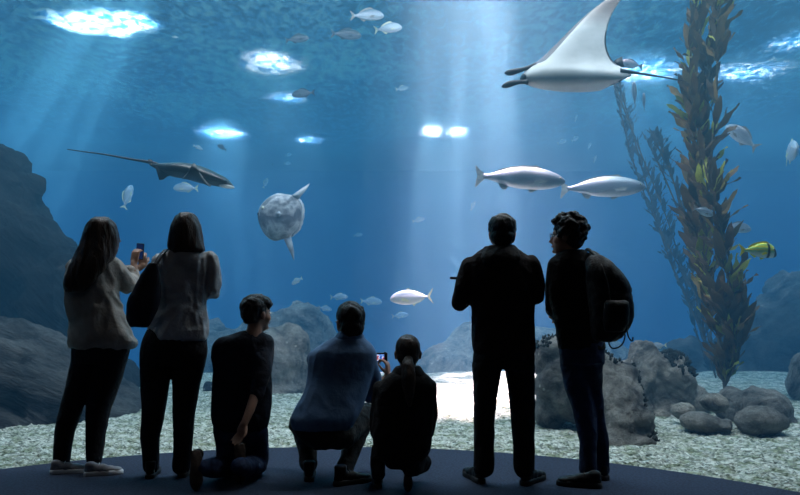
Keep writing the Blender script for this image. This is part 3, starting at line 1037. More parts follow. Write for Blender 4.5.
def wing_body(root, stations, mat, mid, name='body', shade=None, nchord=22):
    """stations: (leading edge point, trailing edge point, thickness, back normal, belly flag fn).
    closed surface: back side and belly side sheets joined at the rims"""
    bm = bmesh.new()
    ly = bm.verts.layers.float.new('belly')
    sheets = []
    for side in (0, 1):
        sh = []
        for si, (a, b, th, nrm) in enumerate(stations):
            row = []
            for k in range(nchord + 1):
                u = k / nchord
                p = a.lerp(b, u)
                prof_ = (math.sin(math.pi * u ** .62)) if 0 < u < 1 else 0
                v = bm.verts.new(p + nrm * (th * prof_ * (1 if side == 0 else -.75)))
                v[ly] = shade(side, si / (len(stations) - 1), u)
                row.append(v)
            sh.append(row)
        sheets.append(sh)
    for si, sh in enumerate(sheets):
        for r0, r1 in zip(sh, sh[1:]):
            for k in range(nchord):
                f = (r0[k], r0[k + 1], r1[k + 1], r1[k])
                bm.faces.new(f if si == 0 else f[::-1])
    bmesh.ops.remove_doubles(bm, verts=bm.verts, dist=.0005)
    bmesh.ops.recalc_face_normals(bm, faces=bm.faces)
    return obj(name, bm, mat, root)


# manta, banking so that its white belly faces the window
D_ = 7.4
manta = empty('manta_ray', q_(575, 75), 'large manta ray banking at the top right with white belly and one wing raised', 'manta ray')
m_manta = two_tone('manta_skin', rgb(34, 38, 44), rgb(176, 182, 182), rgb(112, 100, 96))
st = []
# raised wing (top) down to the foreshortened far wing (bottom): leading x, trailing x, row, depth offset
rows = [(633, 637, -34, .30, .004), (622, 633, -18, .26, .012), (607, 622, -2, .22, .02), (588, 612.5, 13, .17, .03), (573, 607.5, 27, .12, .045), (556, 606, 44, .07, .065), (539, 612, 60, .03, .09), (527, 624, 69, .0, .105), (522.5, 632, 75, -.03, .11),
        (522, 624, 79.5, -.03, .095), (524, 616, 83.5, .02, .08), (534, 608, 87, .07, .05), (554, 602, 90, .16, .03), (578, 600, 90.8, .32, .018), (594, 602, 89.5, .5, .008)]
sp_ = spline(rows, 3)
pp = [P((a + b) / 2, y, D_ + dy) for a, b, y, dy, th in sp_]
for i, (a, b, y, dy, th) in enumerate(sp_):
    t = (pp[min(i + 1, len(pp) - 1)] - pp[max(i - 1, 0)]).normalized()
    chord = Vector((1, 0, 0))
    nr = chord.cross(t).normalized()
    if nr.y < 0 and i < len(sp_) * .6:
        nr = -nr
    elif i >= len(sp_) * .6 and nr.dot(prev_n) < 0:
        nr = -nr
    prev_n = nr
    st.append((P(a, y, D_ + dy), P(b, y, D_ + dy), th, nr))


def manta_shade(side, s, u):
    if side == 0:
        return 0.
    if s < .3:
        return 0. if u < .13 else .8 + .2 * min(1, (.3 - s) / .1)
    return 0. if u < .13 and s < .47 else .7


wing_body(manta, st, m_manta, 8, shade=manta_shade)
m_mdark = noisy('manta_dark_skin', rgb(34, 38, 44), rgb(54, 60, 66), scale=6, rough=.5, bump=.1)
for pts, dy in (([(536, 65, 0), (524, 69, -.02), (513, 72, -.03), (504.5, 73, -.02)], .0), ([(528, 82, 0), (520, 82, -.04), (510, 84, -.07), (501.5, 86.5, -.06)], -.06)):
    bm = bmesh.new()
    rs = []
    for (x, y, z), wd in zip(spline([Vector((a, b, c)) for a, b, c in pts], 4), [3.4, 2.8, 2.3, 2.1, 2.1, 2.3, 2.7, 3.0, 3.2, 3.2, 2.7, 1.8, .5]):
        c = P(x, y, D_ + z + dy)
        rs.append([c + Vector((0, .035 * math.cos(a) * wd / 4, wd * D_ / F * math.sin(a))) for a in [k * math.pi / 5 for k in range(10)]])
    rings(bm, rs)
    bmesh.ops.recalc_face_normals(bm, faces=bm.faces)
    obj('cephalic_fin', bm, m_mdark, manta)
bm = bmesh.new()
ball(bm, P(523, 79, D_ - .0), (.03, .1, .05), seg=14)
obj('mouth', bm, m_mdark, manta)
bm = bmesh.new()
tube(bm, [(Vector(p[:3]), p[3]) for p in spline([tuple(P(x, y, D_ - .02)) + (r_,) for x, y, r_ in [(620, 71, .03), (634, 72.5, .016), (650, 75, .011), (668, 78, .008), (686, 81.5, .004)]], 5)], n=8)
obj('tail', bm, m_mdark, manta)
bm = bmesh.new()
slab(bm, [P(x, y, D_ + .1) for x, y in [(611, 66), (615, 60), (622, 56.5), (622.5, 62), (624, 67)]], (0, 1, 0), .02)
obj('dorsal_fin', bm, m_mdark, manta)

# dark ray seen side-on, near wing lifted
D_ = 7.6
ray = empty('eagle_ray', q_(195, 175), 'dark brown ray gliding right with a long whip tail, upper left of centre', 'ray')
m_ray = two_tone('ray_skin', rgb(14, 13, 13), rgb(46, 44, 43), rgb(104, 100, 97))
m_rdark = noisy('ray_tail_skin', rgb(26, 26, 28), rgb(40, 38, 38), scale=8, rough=.5, bump=.1)
m_rbelly = plain('ray_white_chin', rgb(214, 218, 218), .5)
# trunk: lofted from nose to tail root
prof = [(234, 186.5, 188, .01), (231, 182.5, 188, .07), (226, 177.8, 187, .12), (219, 174, 186.3, .16), (208, 168.8, 184.5, .2), (196, 165, 182, .22), (184, 163.2, 178.5, .2), (172, 163, 176.5, .15), (163, 163.2, 173, .09), (155, 163.6, 168.5, .04), (150, 163.3, 165.5, .02)]
bm = bmesh.new()
ly = bm.verts.layers.float.new('belly')
rs = [[P(x, (t + b) / 2, D_) + Vector((0, w_ * math.cos(a), (b - t) / 2 * D_ / F * math.sin(a))) for a in [k * math.pi / 10 for k in range(20)]] for x, t, b, w_ in spline(prof, 4)]
for ring in rings(bm, rs):
    for k, v in enumerate(ring):
        v[ly] = .7 if 11 <= k <= 19 and math.sin(k * math.pi / 10) < -.5 else 0
bmesh.ops.recalc_face_normals(bm, faces=bm.faces)
obj('body', bm, m_ray, ray)
# wings: chord along the flank, near one curling up towards the window, far one away
for s in (-1, 1):
    bm = bmesh.new()
    ly = bm.verts.layers.float.new('belly')
    rows_ = []
    nS, nC = 14, 12
    for i in range(nS + 1):
        u = i / nS
        le = 211 + (195 - 211) * u ** .8
        te = 182.5 + (193 - 182.5) * u ** .9
        if s < 0:
            yl = 186 - (186 - 164) * u ** 1.25
            yt = 178 - (178 - 164) * u ** 1.25
            dd = -.12 - .32 * math.sin(u * math.pi * .62)
        else:
            yl, yt = 184 - 6 * u, 177 - 2 * u
            dd = .1 + .62 * u
        row = []
        for k in range(nC + 1):
            f = k / nC
            p = P(le + (te - le) * f, yl + (yt - yl) * f + (1 - u) * -1.5 * math.sin(f * math.pi), D_ + dd - (.05 * math.sin(f * math.pi) * (1 - u) if s < 0 else 0))
            v = bm.verts.new(p)
            v[ly] = 1. if (k <= 0 or k >= nC) else .0
            row.append(v)
        rows_.append(row)
    for a, b in zip(rows_, rows_[1:]):
        for k in range(nC):
            bm.faces.new((a[k], a[k + 1], b[k + 1], b[k]))
    o = obj('wing', bm, m_ray, ray)
    md = o.modifiers.new('thick', 'SOLIDIFY')
    md.thickness = .02
    md.offset = 0
bm = bmesh.new()
tube(bm, [(Vector(p[:3]), p[3]) for p in spline([tuple(P(x, y, D_ + dz)) + (r_,) for x, y, dz, r_ in [(158, 164.5, 0, .022), (148, 162, 0, .017), (130, 159, -.03, .012), (105, 154.5, -.06, .009), (85, 151.8, -.1, .007), (67, 149.3, -.14, .005)]], 5)], n=8)
obj('tail', bm, m_rdark, ray)
for nm, pts, dy in (('dorsal_fin', [(147, 163), (148.5, 159.5), (151.5, 159.6), (155, 163.5)], 0), ('pelvic_fin', [(155.5, 166), (157, 172), (159.5, 180), (163, 179.5), (167, 176.5), (172, 175), (166, 166)], -.06), ('pelvic_fin', [(155.5, 166), (157, 172), (160, 178), (164, 177), (172, 173), (166, 166)], .06)):
    bm = bmesh.new()
    slab(bm, [P(x, y, D_ + dy) for x, y in pts], (0, 1, 0), .02)
    obj(nm, bm, m_rdark, ray)
bm = bmesh.new()
ball(bm, P(226.5, 186.4, D_), (8 * D_ / F, .1, 1.7 * D_ / F), Matrix.Rotation(R(6), 3, 'Y'), seg=16)
obj('chin', bm, m_rbelly, ray)
for s in (-1, 1):
    bm = bmesh.new()
    ball(bm, P(226, 181.5, D_ + s * .105), (.014, .01, .014), seg=10)
    obj('eye', bm, m_eye, ray)
# ------------------------------------------------------------------ people
def cloth(name, ca, cb, scale=7, bump=.5, rough=.85, sheen=.0):
    return noisy(name, ca, cb, scale=scale, rough=rough, bump=bump, bscale=22, detail=3, bdist=.03, sheen=sheen)


m_skin = noisy('skin', rgb(138, 104, 86), rgb(160, 122, 102), scale=12, rough=.5, bump=.05)
m_hair_brown = noisy('brown_hair', rgb(34, 25, 20), rgb(58, 42, 32), scale=14, rough=.45, bump=.7, bscale=60, stretch=(3, 3, .4), bdist=.01)
m_hair_dark = noisy('dark_hair', rgb(16, 14, 13), rgb(32, 28, 25), scale=14, rough=.5, bump=.7, bscale=60, stretch=(3, 3, .6), bdist=.01)
m_jacket_grey = cloth('pale_cotton_jacket', rgb(128, 122, 116), rgb(158, 152, 144))
m_blouse = cloth('pale_blouse', rgb(142, 142, 144), rgb(172, 172, 172))
m_black = cloth('black_trousers', rgb(14, 14, 17), rgb(22, 22, 26))
m_navy = cloth('navy_shirt', rgb(16, 20, 30), rgb(26, 31, 44))
m_jeans = cloth('blue_jeans', rgb(26, 36, 58), rgb(40, 54, 84))
m_blue_shirt = cloth('blue_shirt', rgb(66, 94, 126), rgb(84, 112, 144), bump=.2)
m_grey_tr = cloth('dark_grey_trousers', rgb(34, 34, 34), rgb(48, 47, 45))
m_dark_jkt = cloth('dark_jacket', rgb(13, 13, 16), rgb(22, 21, 24))
m_red_jkt = cloth('dark_maroon_jacket', rgb(24, 16, 17), rgb(40, 26, 26))
m_black_top = cloth('black_top', rgb(12, 13, 15), rgb(20, 21, 24))
m_shoe_grey = noisy('grey_sneaker', rgb(110, 108, 112), rgb(140, 138, 140), scale=20, rough=.7, bump=.2)
m_shoe_dark = noisy('dark_shoe', rgb(13, 12, 12), rgb(22, 20, 20), scale=20, rough=.5, bump=.2)
m_sole_white = plain('white_sole', rgb(205, 205, 205), .6)
m_sole_dark = plain('dark_sole', rgb(24, 22, 21), .7)
m_sole_brown = noisy('worn_brown_sole', rgb(58, 48, 44), rgb(84, 70, 62), scale=14, rough=.8, bump=.4)
m_bag = noisy('navy_leather', rgb(14, 17, 26), rgb(22, 27, 40), scale=10, rough=.6, bump=.2)
m_pack = noisy('black_nylon', rgb(10, 11, 12), rgb(18, 19, 21), scale=14, rough=.6, bump=.5, bscale=90)
m_pack_trim = noisy('grey_webbing', rgb(46, 48, 48), rgb(70, 72, 70), scale=40, rough=.7, bump=.3)
m_plastic = plain('black_plastic', rgb(16, 17, 19), .35)
m_metal = plain('dark_metal_frame', rgb(40, 40, 42), .3, .6)
m_white_eye = plain('eye_white', rgb(225, 222, 216), .3)
m_lip = plain('lip', rgb(150, 92, 84), .5)


def wrinkle(amp, freq=9, st=(1, 1, .55), off=0):
    o = Vector((off, off * 2, 1))

    def f(c):
        q = Vector((c.x * st[0], c.y * st[1], c.z * st[2])) * freq + o
        w_ = q + Vector((noise.noise(q * .5), 0, noise.noise(q * .6))) * 1.2
        return amp * (noise.noise(w_) * .9 + .9 * (.3 - abs(noise.noise(w_ * 1.3 + Vector((3, 1, 7))))) * 1.6 + .35 * noise.noise(q * 2.6))
    return f


class Fig:
    def __init__(self, D, base_px, label, kind='person'):
        self.D = D
        p = P(base_px, 300, D)
        self.root = empty('person', (p.x, p.y, 0), label, 'person')
        self.body = bmesh.new()
        self.mm = D / F

    def q(self, px, py, dy=0):
        return P(px, py, self.D + dy)

    def loft(self, bm, secs, n=26, e=.85, shrink=0, yaw=0):
        """stack of level, slightly squared ellipses: (px, py, half-width px, half-depth m[, dy])"""
        secs = [(s + (0,))[:5] for s in secs]
        rs = []
        cy, sy = math.cos(R(yaw)), math.sin(R(yaw))
        for x, y, hw, dp, dy in spline(secs, 3):
            c = self.q(x, y, dy)
            a_ = max(.01, hw * self.mm - shrink)
            b_ = max(.01, dp - shrink)
            row = []
            for k in range(n):
                t = 2 * math.pi * k / n
                u, v = a_ * math.copysign(abs(math.cos(t)) ** e, math.cos(t)), b_ * math.copysign(abs(math.sin(t)) ** e, math.sin(t))
                row.append(c + Vector((u * cy - v * sy, u * sy + v * cy, 0)))
            rs.append(row)
        rings(bm, rs)

    def limb(self, bm, pts, shrink=0, seg=14):
        chain(bm, [(self.q(x, y, dy), max(.012, r * self.mm - shrink)) for x, y, dy, r in pts], seg)

    def head(self, px, py, facing, s=1., tilt=0, eyes=True, ears=True):
        """px, py: middle of the head"""
        self.hc = self.q(px, py)
        self.hs = s
        f = Vector((facing[0], facing[1], math.tan(R(tilt)))).normalized()
        self.hm = mat_from(f, (0, 0, 1))
        b = self.body
        H = lambda x, y, z: self.hc + self.hm @ (Vector((x, y, z)) * s)
        self.H = H
        rt = self.hm
        ball(b, H(0, -.008, .03), (.074 * s, .094 * s, .087 * s), rt, 24)
        ball(b, H(0, .025, -.035), (.06 * s, .066 * s, .08 * s), rt, 20)
        ball(b, H(0, .04, -.085), (.042 * s, .048 * s, .034 * s), rt, 16)
        tube(b, [(H(0, .082, .012), .008 * s), (H(0, .1, -.012), .012 * s), (H(0, .108, -.03), .016 * s), (H(0, .09, -.038), .014 * s)], 10)
        ball(b, H(0, .074, .02), (.048 * s, .018 * s, .011 * s), rt)
        ball(b, H(0, .083, -.064), (.024 * s, .014 * s, .011 * s), rt)
        ball(b, H(0, .084, -.098), (.02 * s, .014 * s, .012 * s), rt)
        for k in (-1, 1):
            ball(b, H(k * .05, .045, -.03), (.02 * s, .03 * s, .03 * s), rt)
            if ears:
                ball(b, H(k * .076, -.01, -.012), (.009 * s, .02 * s, .031 * s), rt)
                ball(b, H(k * .08, -.016, -.0), (.009 * s, .012 * s, .02 * s), rt)
        tube(b, [(H(0, -.012, -.04), .05 * s), (H(0, -.02, -.1), .05 * s), (H(0, -.035, -.17), .056 * s), (H(0, -.04, -.23), .06 * s)], 16)
        if eyes:
            for k in (-1, 1):
                bm = bmesh.new()
                ball(bm, H(k * .03, .083, .002), (.013 * s, .009 * s, .0085 * s), rt, 12)
                e = obj('eye', bm, m_white_eye, self.root)
                bm = bmesh.new()
                ball(bm, H(k * .03, .09, .002), (.006 * s, .004 * s, .006 * s), rt, 10)
                obj('pupil', bm, m_eye, e).location = -Vector(self.root.location)
            bm = bmesh.new()
            ball(bm, H(0, .095, -.064), (.022 * s, .006 * s, .007 * s), rt, 12)
            obj('mouth', bm, m_lip, self.root)

    def hand(self, wrist, fwd, palm_n, side=1, s=1., curl=.5, spread=.1):
        """wrist point, direction of the fingers, direction the palm faces; five fingers, thumb on the side"""
        b = self.body
        M = mat_from(fwd, -Vector(palm_n))     # right, forward, back of hand
        Wp = lambda x, y, z: wrist + M @ (Vector((x * side, y, z)) * s)
        for x in (-.026, -.009, .009, .026):
            tube(b, [(Wp(x * .75, .0, 0), .013 * s), (Wp(x, .05, .002), .0125 * s), (Wp(x, .088, 0), .0105 * s)], 8)
        ball(b, Wp(0, .045, 0), (.038 * s, .048 * s, .014 * s), M, 14)
        ball(b, Wp(0, .0, 0), .024 * s)
        for x, l in ((-.029, .066), (-.0095, .078), (.0095, .073), (.028, .056)):
            a = 0.15 + curl * .25
            p = Wp(x, .085, 0)
            pts = [(p, .0095 * s)]
            d = Vector((x * spread * 3, 1, 0))
            y, z = .085, 0
            for j, fr in enumerate((.45, .32, .23)):
                a += curl * (.75 if j else .45)
                y += math.cos(a) * l * fr
                z -= math.sin(a) * l * fr
                pts.append((Wp(x * (1 + spread * (j + 1)), y, z), (.0088 - .0011 * j) * s))
            chain(b, pts, 8)
        # thumb leaves the side of the palm near its base
        chain(b, [(Wp(-.026, .022, -.004), .0145 * s), (Wp(-.05, .05, -.018 - .01 * curl), .0115 * s), (Wp(-.054, .08, -.032 - .02 * curl), .0092 * s)], 8)

    def finish(self):
        o = bake('body', self.body, m_skin, self.root, .0075, 2)
        return o

    def hair(self, mat, balls=(), lofts=(), chains=(), amp=.006, freq=30, voxel=.009, smooth=2, st=(1, 1, .35), name='hair'):
        bm = bmesh.new()
        for c, r in balls:
            ball(bm, self.H(*c), tuple(k * self.hs for k in r), self.hm, 20)
        for l in lofts:
            self.loft(bm, l)
        for c in chains:
            self.limb(bm, c)
        return bake(name, bm, mat, self.root, voxel, smooth, wrinkle(amp, freq, st))

    def wear(self, name, mat, lofts=(), limbs=(), amp=.005, freq=9, voxel=.0105, smooth=3, off=0, e=.85, st=(1, 1, .55), yaw=0):
        bm = bmesh.new()
        for l in lofts:
            self.loft(bm, l, e=e, yaw=yaw)
        for l in limbs:
            self.limb(bm, l)
        return bake(name, bm, mat, self.root, voxel, smooth, wrinkle(amp, freq, st, off))

    def inner(self, lofts=(), limbs=(), sh=.022):
        for l in lofts:
            self.loft(self.body, l, n=18, shrink=sh)
        for l in limbs:
            self.limb(self.body, l, shrink=sh * .6, seg=10)

    def shoe(self, pos, fwd, up, L_, mat, sole_mat, boot=0, lace=True):
        """pos: back of the heel at sole level; fwd along the foot; up away from the sole"""
        M = mat_from(fwd, up)
        k = L_ / .28
        W = lambda x, y, z: Vector(pos) + M @ (Vector((x, y, z)) * k)
        bm = bmesh.new()
        for (y, z, rx, ry, rz) in [(.04, .045, .034, .04, .042), (.075, .05, .035, .05, .045), (.12, .046, .038, .06, .04), (.17, .04, .043, .06, .03), (.215, .034, .042, .058, .024), (.045, .08, .036, .042, .03)]:
            ball(bm, W(0, y, z), (rx * k, ry * k, rz * k), M, 16)
        if boot:
            tube(bm, [(W(0, .048, .07), .04 * k), (W(0, .046, .13), .043 * k)], 14)
        s = bake('shoe', bm, mat, self.root, .007, 2)
        out = spline([Vector((x, y, 0)) for x, y in [(0, -.004), (.03, .008), (.037, .05), (.036, .11), (.045, .175), (.043, .225), (.026, .265), (0, .28), (-.026, .265), (-.042, .225), (-.043, .175), (-.034, .11), (-.037, .05), (-.03, .008), (0, -.004)]], 3)[:-1]
        bm = bmesh.new()
        rings(bm, [[W(x * .97, y, 0) for x, y, z in out], [W(x, y, .008) for x, y, z in out], [W(x, y, .026) for x, y, z in out], [W(x * .9, .01 + y * .93, .036) for x, y, z in out]])
        bmesh.ops.recalc_face_normals(bm, faces=bm.faces)
        so = obj('sole', bm, sole_mat, self.root)
        so.parent = s
        so.location = -Vector(self.root.location) + Vector(self.root.location)
        if lace:
            bm = bmesh.new()
            for j in range(4):
                y = .105 + j * .025
                z = .092 - j * .012
                tube(bm, [(W(-.024, y, z - .012), .003 * k), (W(0, y + .004, z), .003 * k), (W(.024, y, z - .012), .003 * k)], 6)
            lo = obj('laces', bm, sole_mat, self.root)
            lo.parent = s
        return s


def ground(px, bottom):
    """point of the floor seen at that pixel"""
    d = CH * F / (bottom - HY)
    v = P(px, bottom, d)
    v.z = 0
    return v


UP = (0, 0, 1)
# ---------------- woman with very long hair, photographing (far left)
p = Fig(4.80, 90, 'woman with waist-long brown hair and pale jacket, holding up a phone at the far left')
p.head(104, 236, (.72, .69), .98)
legL = [(87, 358, 0, 14), (80, 385, .02, 13), (72, 405, .02, 11), (65, 430, 0, 9.7), (62, 459, -.03, 8.3)]
legR = [(112, 356, 0, 15), (105, 385, .02, 14), (99, 405, .02, 12.3), (96, 430, .01, 10.2), (94, 459, -.01, 8)]
jk = [(98, 252, 9, .07), (96, 257, 18, .09), (95, 264, 24, .105), (93, 275, 26, .115), (93, 290, 25, .115), (94, 305, 26, .12), (97, 320, 28, .125), (101, 335, 32, .13), (103, 344, 33, .13), (103, 348, 31, .12)]
arm = [(111, 265, 0, 9.5), (128, 285, .1, 8.5), (134, 278, .19, 7), (133, 270, .22, 5.5)]
armB = [(76, 268, .04, 9), (92, 290, .2, 8.5), (118, 280, .27, 7), (127, 270, .26, 5)]
p.inner([jk], [legL, legR, arm, armB])
p.limb(p.body, [(134, 276, .19, 4.3), (134, 263, .235, 3.6)])
p.hand(p.q(134, 263, .235), (.12, .12, 1), (.35, 1, .1), 1, .92, curl=.75)
p.limb(p.body, [(127, 270, .26, 4), (140, 268, .3, 3.4)])
p.hand(p.q(143, 266, .31), (-.1, .1, 1), (-.5, .9, 0), -1, .9, curl=.8)
p.finish()
p.hair(m_hair_brown, balls=[((0, -.018, .035), (.082, .092, .09))],
       lofts=[[(102, 217, 6, .05, -.01), (102, 222, 12, .08, -.02), (101, 230, 16, .095, -.02), (100, 242, 18, .095, -.03), (95, 255, 19, .085, -.06), (87, 268, 18, .06, -.105), (80, 280, 15.5, .045, -.13), (76, 288, 12, .03, -.14), (75, 292, 9, .02, -.14)]], amp=.007, freq=22, st=(1, 1, .2))
p.wear('jacket', m_jacket_grey, [jk], [arm, armB], amp=.016, freq=9, off=1)
pel = [(102, 340, 28, .115), (101, 350, 28, .12), (99, 362, 27, .11)]
p.wear('trousers', m_black, [pel], [legL, legR], amp=.004, off=2)
p.shoe(ground(50, 474), (1, .28, 0), UP, .245, m_shoe_grey, m_sole_white)
p.shoe(ground(84, 476), (1, .32, 0), UP, .245, m_shoe_grey, m_sole_white)
bm = bmesh.new()
c = p.q(140, 251.5, .275)
Mp = mat_from((.25, 1, 0), (.1, 0, 1))
ph = empty('smartphone', c, 'dark smartphone held upright by the long-haired woman at the far left', 'phone')
rbox(bm, c, (.062, .008, .118), Mp, .0035)
obj('case', bm, m_plastic, ph)
bm = bmesh.new()
box(bm, c - Mp @ Vector((0, .0047, 0)), (.056, .001, .106), Mp)
obj('screen', bm, plain('dim_screen', rgb(20, 30, 60), .1, 0, rgb(40, 70, 130), .25), ph, smooth=False)
bm = bmesh.new()
ball(bm, c + Mp @ Vector((.018, .005, .045)), (.006, .003, .006))
obj('lens', bm, m_eye, ph)

# ---------------- woman with shoulder-length hair and pale blouse
p = Fig(4.65, 174, 'woman in a pale blouse and black trousers, shoulder-length hair, seen from behind')
p.head(186, 232, (.12, 1), .98, eyes=False)
legL = [(156, 362, 0, 16), (155, 385, 0, 14.2), (154, 408, .01, 11.5), (150, 437, 0, 9.3), (151, 466, 0, 8)]
legR = [(189, 362, 0, 16), (186, 385, 0, 13.6), (184, 408, .01, 11.5), (183, 440, 0, 9.5), (181, 466, 0, 9)]
bl = [(185, 247, 9, .065), (184, 251, 18, .085), (184, 257, 27, .105), (183, 268, 30, .115), (182, 285, 28, .115), (181, 300, 26, .115), (180, 318, 28, .125), (179, 330, 29, .13), (180, 340, 26, .125)]
arm = [(209, 260, 0, 9.3), (213, 282, 0, 8.3), (211, 292, .04, 8.3), (204, 284, .22, 6.5)]
armB = [(160, 262, 0, 9), (152, 288, .02, 8.3), (150, 304, .05, 8), (168, 296, .24, 6)]
p.inner([bl], [legL, legR, arm, armB])
p.limb(p.body, [(204, 284, .22, 4.4), (194, 272, .3, 3.6)])
p.hand(p.q(194, 272, .3), (-.6, .35, .7), (-.3, .3, -.8), 1, .9, curl=.7)
p.limb(p.body, [(168, 296, .24, 4.4), (182, 285, .3, 3.6)])
p.hand(p.q(182, 285, .3), (.7, .3, .5), (.3, .3, -.8), -1, .9, curl=.7)
p.finish()
p.hair(m_hair_brown, balls=[((0, -.015, .032), (.076, .09, .085))],
       lofts=[[(186, 213, 6, .05, -.01), (186, 218, 10.5, .08, -.01), (186, 227, 14.5, .096, -.015), (186, 238, 16, .1, -.02), (186, 246, 17.5, .085, -.035), (187.5, 250, 17.5, .065, -.05), (188, 252.5, 14, .05, -.05)]], amp=.006, freq=22, st=(1, 1, .2))
p.wear('blouse', m_blouse, [bl], [arm, armB], amp=.016, freq=9, off=3)
pel = [(178, 322, 26, .112), (175, 338, 31, .128), (174, 352, 33, .13), (172.5, 364, 32, .12)]
p.wear('trousers', m_black, [pel], [legL, legR], amp=.004, off=4)
p.shoe(ground(149, 479), (-.12, 1, 0), UP, .24, m_shoe_dark, m_sole_dark, 1)
p.shoe(ground(181, 478), (.1, 1, 0), UP, .24, m_shoe_dark, m_sole_dark, 1)
hb = empty('shoulder_bag', p.q(142, 310, -.2), 'dark navy shoulder bag hanging under the left arm of the woman in the pale blouse', 'bag')
bm = bmesh.new()
p.loft(bm, [(154, 262, 4, .015, -.19), (151, 272, 8, .025, -.19), (148, 285, 12, .035, -.195), (144.5, 298, 15, .045, -.2), (142, 310, 14.5, .05, -.2), (139.5, 320, 12, .045, -.2), (139, 327, 8, .03, -.2)], e=.8)
bake('pouch', bm, m_bag, hb, .009, 2, wrinkle(.004, 10))
bm = bmesh.new()
for dy_, dx in ((-.0, 0),):
    pts = [p.q(x, y, d_) for x, y, d_ in [(151, 275, -.19), (156, 264, -.175), (160.5, 256, -.13), (165, 250.5, -.05), (166, 250, .03), (164, 256, .14), (162, 272, .16)]]
    pts = [Vector(v) for v in spline(pts, 4)]
    rs = []
    for i, v in enumerate(pts):
        t = (pts[min(i + 1, len(pts) - 1)] - pts[max(0, i - 1)]).normalized()
        s_ = Vector((1, 0, .2))
        s_ = (s_ - t * s_.dot(t)).normalized()
        n_ = t.cross(s_)
        rs.append([v + s_ * .016 + n_ * .003, v - s_ * .016 + n_ * .003, v - s_ * .016 - n_ * .003, v + s_ * .016 - n_ * .003])
    rings(bm, rs)
obj('strap', bm, m_bag, hb)

# ---------------- kneeling boy
p = Fig(4.62, 245, 'boy with short dark hair kneeling on the carpet, one hand behind his back')
p.head(257, 313.5, (.62, .78), 1.0)
shirt = [(252, 331, 9, .06), (249, 335, 20, .08), (245, 341, 29, .1), (243, 352, 31, .108), (243, 370, 30, .112), (242, 390, 30, .112), (241, 410, 30, .12), (241, 424, 28, .12), (242, 430, 24, .11)]
slv = [(262, 350, -.03, 10), (262, 372, -.11, 8.8), (257, 394, -.16, 7.2)]
slvB = [(223, 350, .04, 9.5), (226, 378, .12, 8.5), (236, 396, .2, 7)]
thR, shR = [(253, 430, 0, 15), (256, 463, .05, 12.6)], [(256, 464, .03, 11.3), (246, 467, -.16, 9.5), (238, 466, -.27, 7)]
thL, shL = [(228, 430, 0, 14), (229, 464, .05, 12)], [(229, 465, .03, 11.3), (212, 468, -.2, 9.5), (203, 467, -.31, 7)]
p.inner([shirt], [slv, slvB, thR, shR, thL, shL])
p.limb(p.body, [(256, 392, -.16, 5), (250, 410, -.22, 4.5), (244, 424, -.26, 3.4)])
p.hand(p.q(244, 424, -.26), (-.35, -.15, -1), (-.35, -1, .1), -1, .92, curl=.35)
p.limb(p.body, [(236, 396, .2, 5.5), (250, 400, .3, 4)])
p.hand(p.q(250, 400, .3), (.8, .4, -.2), (0, .3, -1), 1, .9, curl=.5)
p.finish()
p.hair(m_hair_dark, balls=[((0, -.02, .04), (.085, .092, .086)), ((0, -.055, -.005), (.074, .058, .062)), ((0, .02, .075), (.07, .075, .05)), ((.04, .045, .06), (.04, .04, .035)), ((-.045, -.03, .05), (.05, .06, .06))], amp=.011, freq=26, st=(1, 1, .8))
p.wear('t_shirt', m_navy, [shirt], [slv, slvB], amp=.008, freq=8, off=5)
p.wear('jeans', m_jeans, [[(241, 420, 27, .11), (240, 432, 26, .105), (240, 440, 22, .09)]], [thR, shR, thL, shL], amp=.007, off=6)
for px, top, bot in ((195, 451, 492), (239, 444, 485)):
    g_ = ground(px, bot)
    z0 = CH + (HY - top) / F * g_.y
    p.shoe(Vector((g_.x, g_.y, z0 + .0)), (0, .06, -1), (.02, 1, .06), z0 - .003, m_shoe_dark, m_sole_brown, lace=False)

# ---------------- squatting man with the camera
p = Fig(4.60, 335, 'man in a blue shirt squatting on his heels, dark hair and glasses, holding a camera')
p.head(350, 322.5, (-.34, .94), 1.1)
shirt = [(350, 333, 10, .065), (349, 338, 16, .085), (346, 345, 26, .1), (343, 352, 33, .12), (342, 362, 34.5, .128), (340, 375, 33, .135), (336, 390, 32, .145, -.02), (330, 405, 33, .15, -.05), (324, 418, 33, .15, -.08), (322, 428, 29, .14, -.09)]
slv = [(365.5, 358, 0, 9.5), (373, 378, .06, 8.8), (370, 395, .12, 8), (374, 388, .2, 6.5)]
slvB = [(316, 359, .04, 10), (320, 382, .16, 8.5), (342, 384, .3, 6.5)]
thR, shR = [(344, 432, -.03, 15.5), (366, 414, .28, 12)], [(366, 415, .28, 11), (352, 450, .12, 9.5), (344, 470, .03, 8.8)]
thL, shL = [(312, 432, -.02, 15), (300, 424, .28, 11.5)], [(301, 424, .28, 11), (307, 448, .12, 9.5), (309, 464, .05, 9)]
p.inner([shirt], [slv, slvB, thR, shR, thL, shL])
p.limb(p.body, [(374, 388, .2, 5), (387, 377, .27, 3.8)])
p.hand(p.q(388, 375.5, .27), (-.05, .1, 1), (-1, .35, 0), 1, .95, curl=.75)
p.limb(p.body, [(342, 384, .3, 5), (369, 372, .32, 3.8)])
p.hand(p.q(371, 371, .32), (.1, .1, 1), (1, .35, 0), -1, .95, curl=.75)
p.finish()
p.hair(m_hair_dark, balls=[((0, -.018, .04), (.086, .096, .088)), ((0, -.055, -.02), (.074, .055, .07)), ((0, .02, .075), (.07, .075, .048))], amp=.008, freq=26, st=(1, 1, .6))
p.wear('shirt', m_blue_shirt, [shirt], [slv, slvB], amp=.006, freq=7, off=7)
bm = bmesh.new()
p.loft(bm, [(350, 331, 10.5, .07, -.005), (350, 335, 14, .082, -.005), (349, 339, 16, .085, -.005)])
bake('collar', bm, m_blue_shirt, p.root, .009, 2)
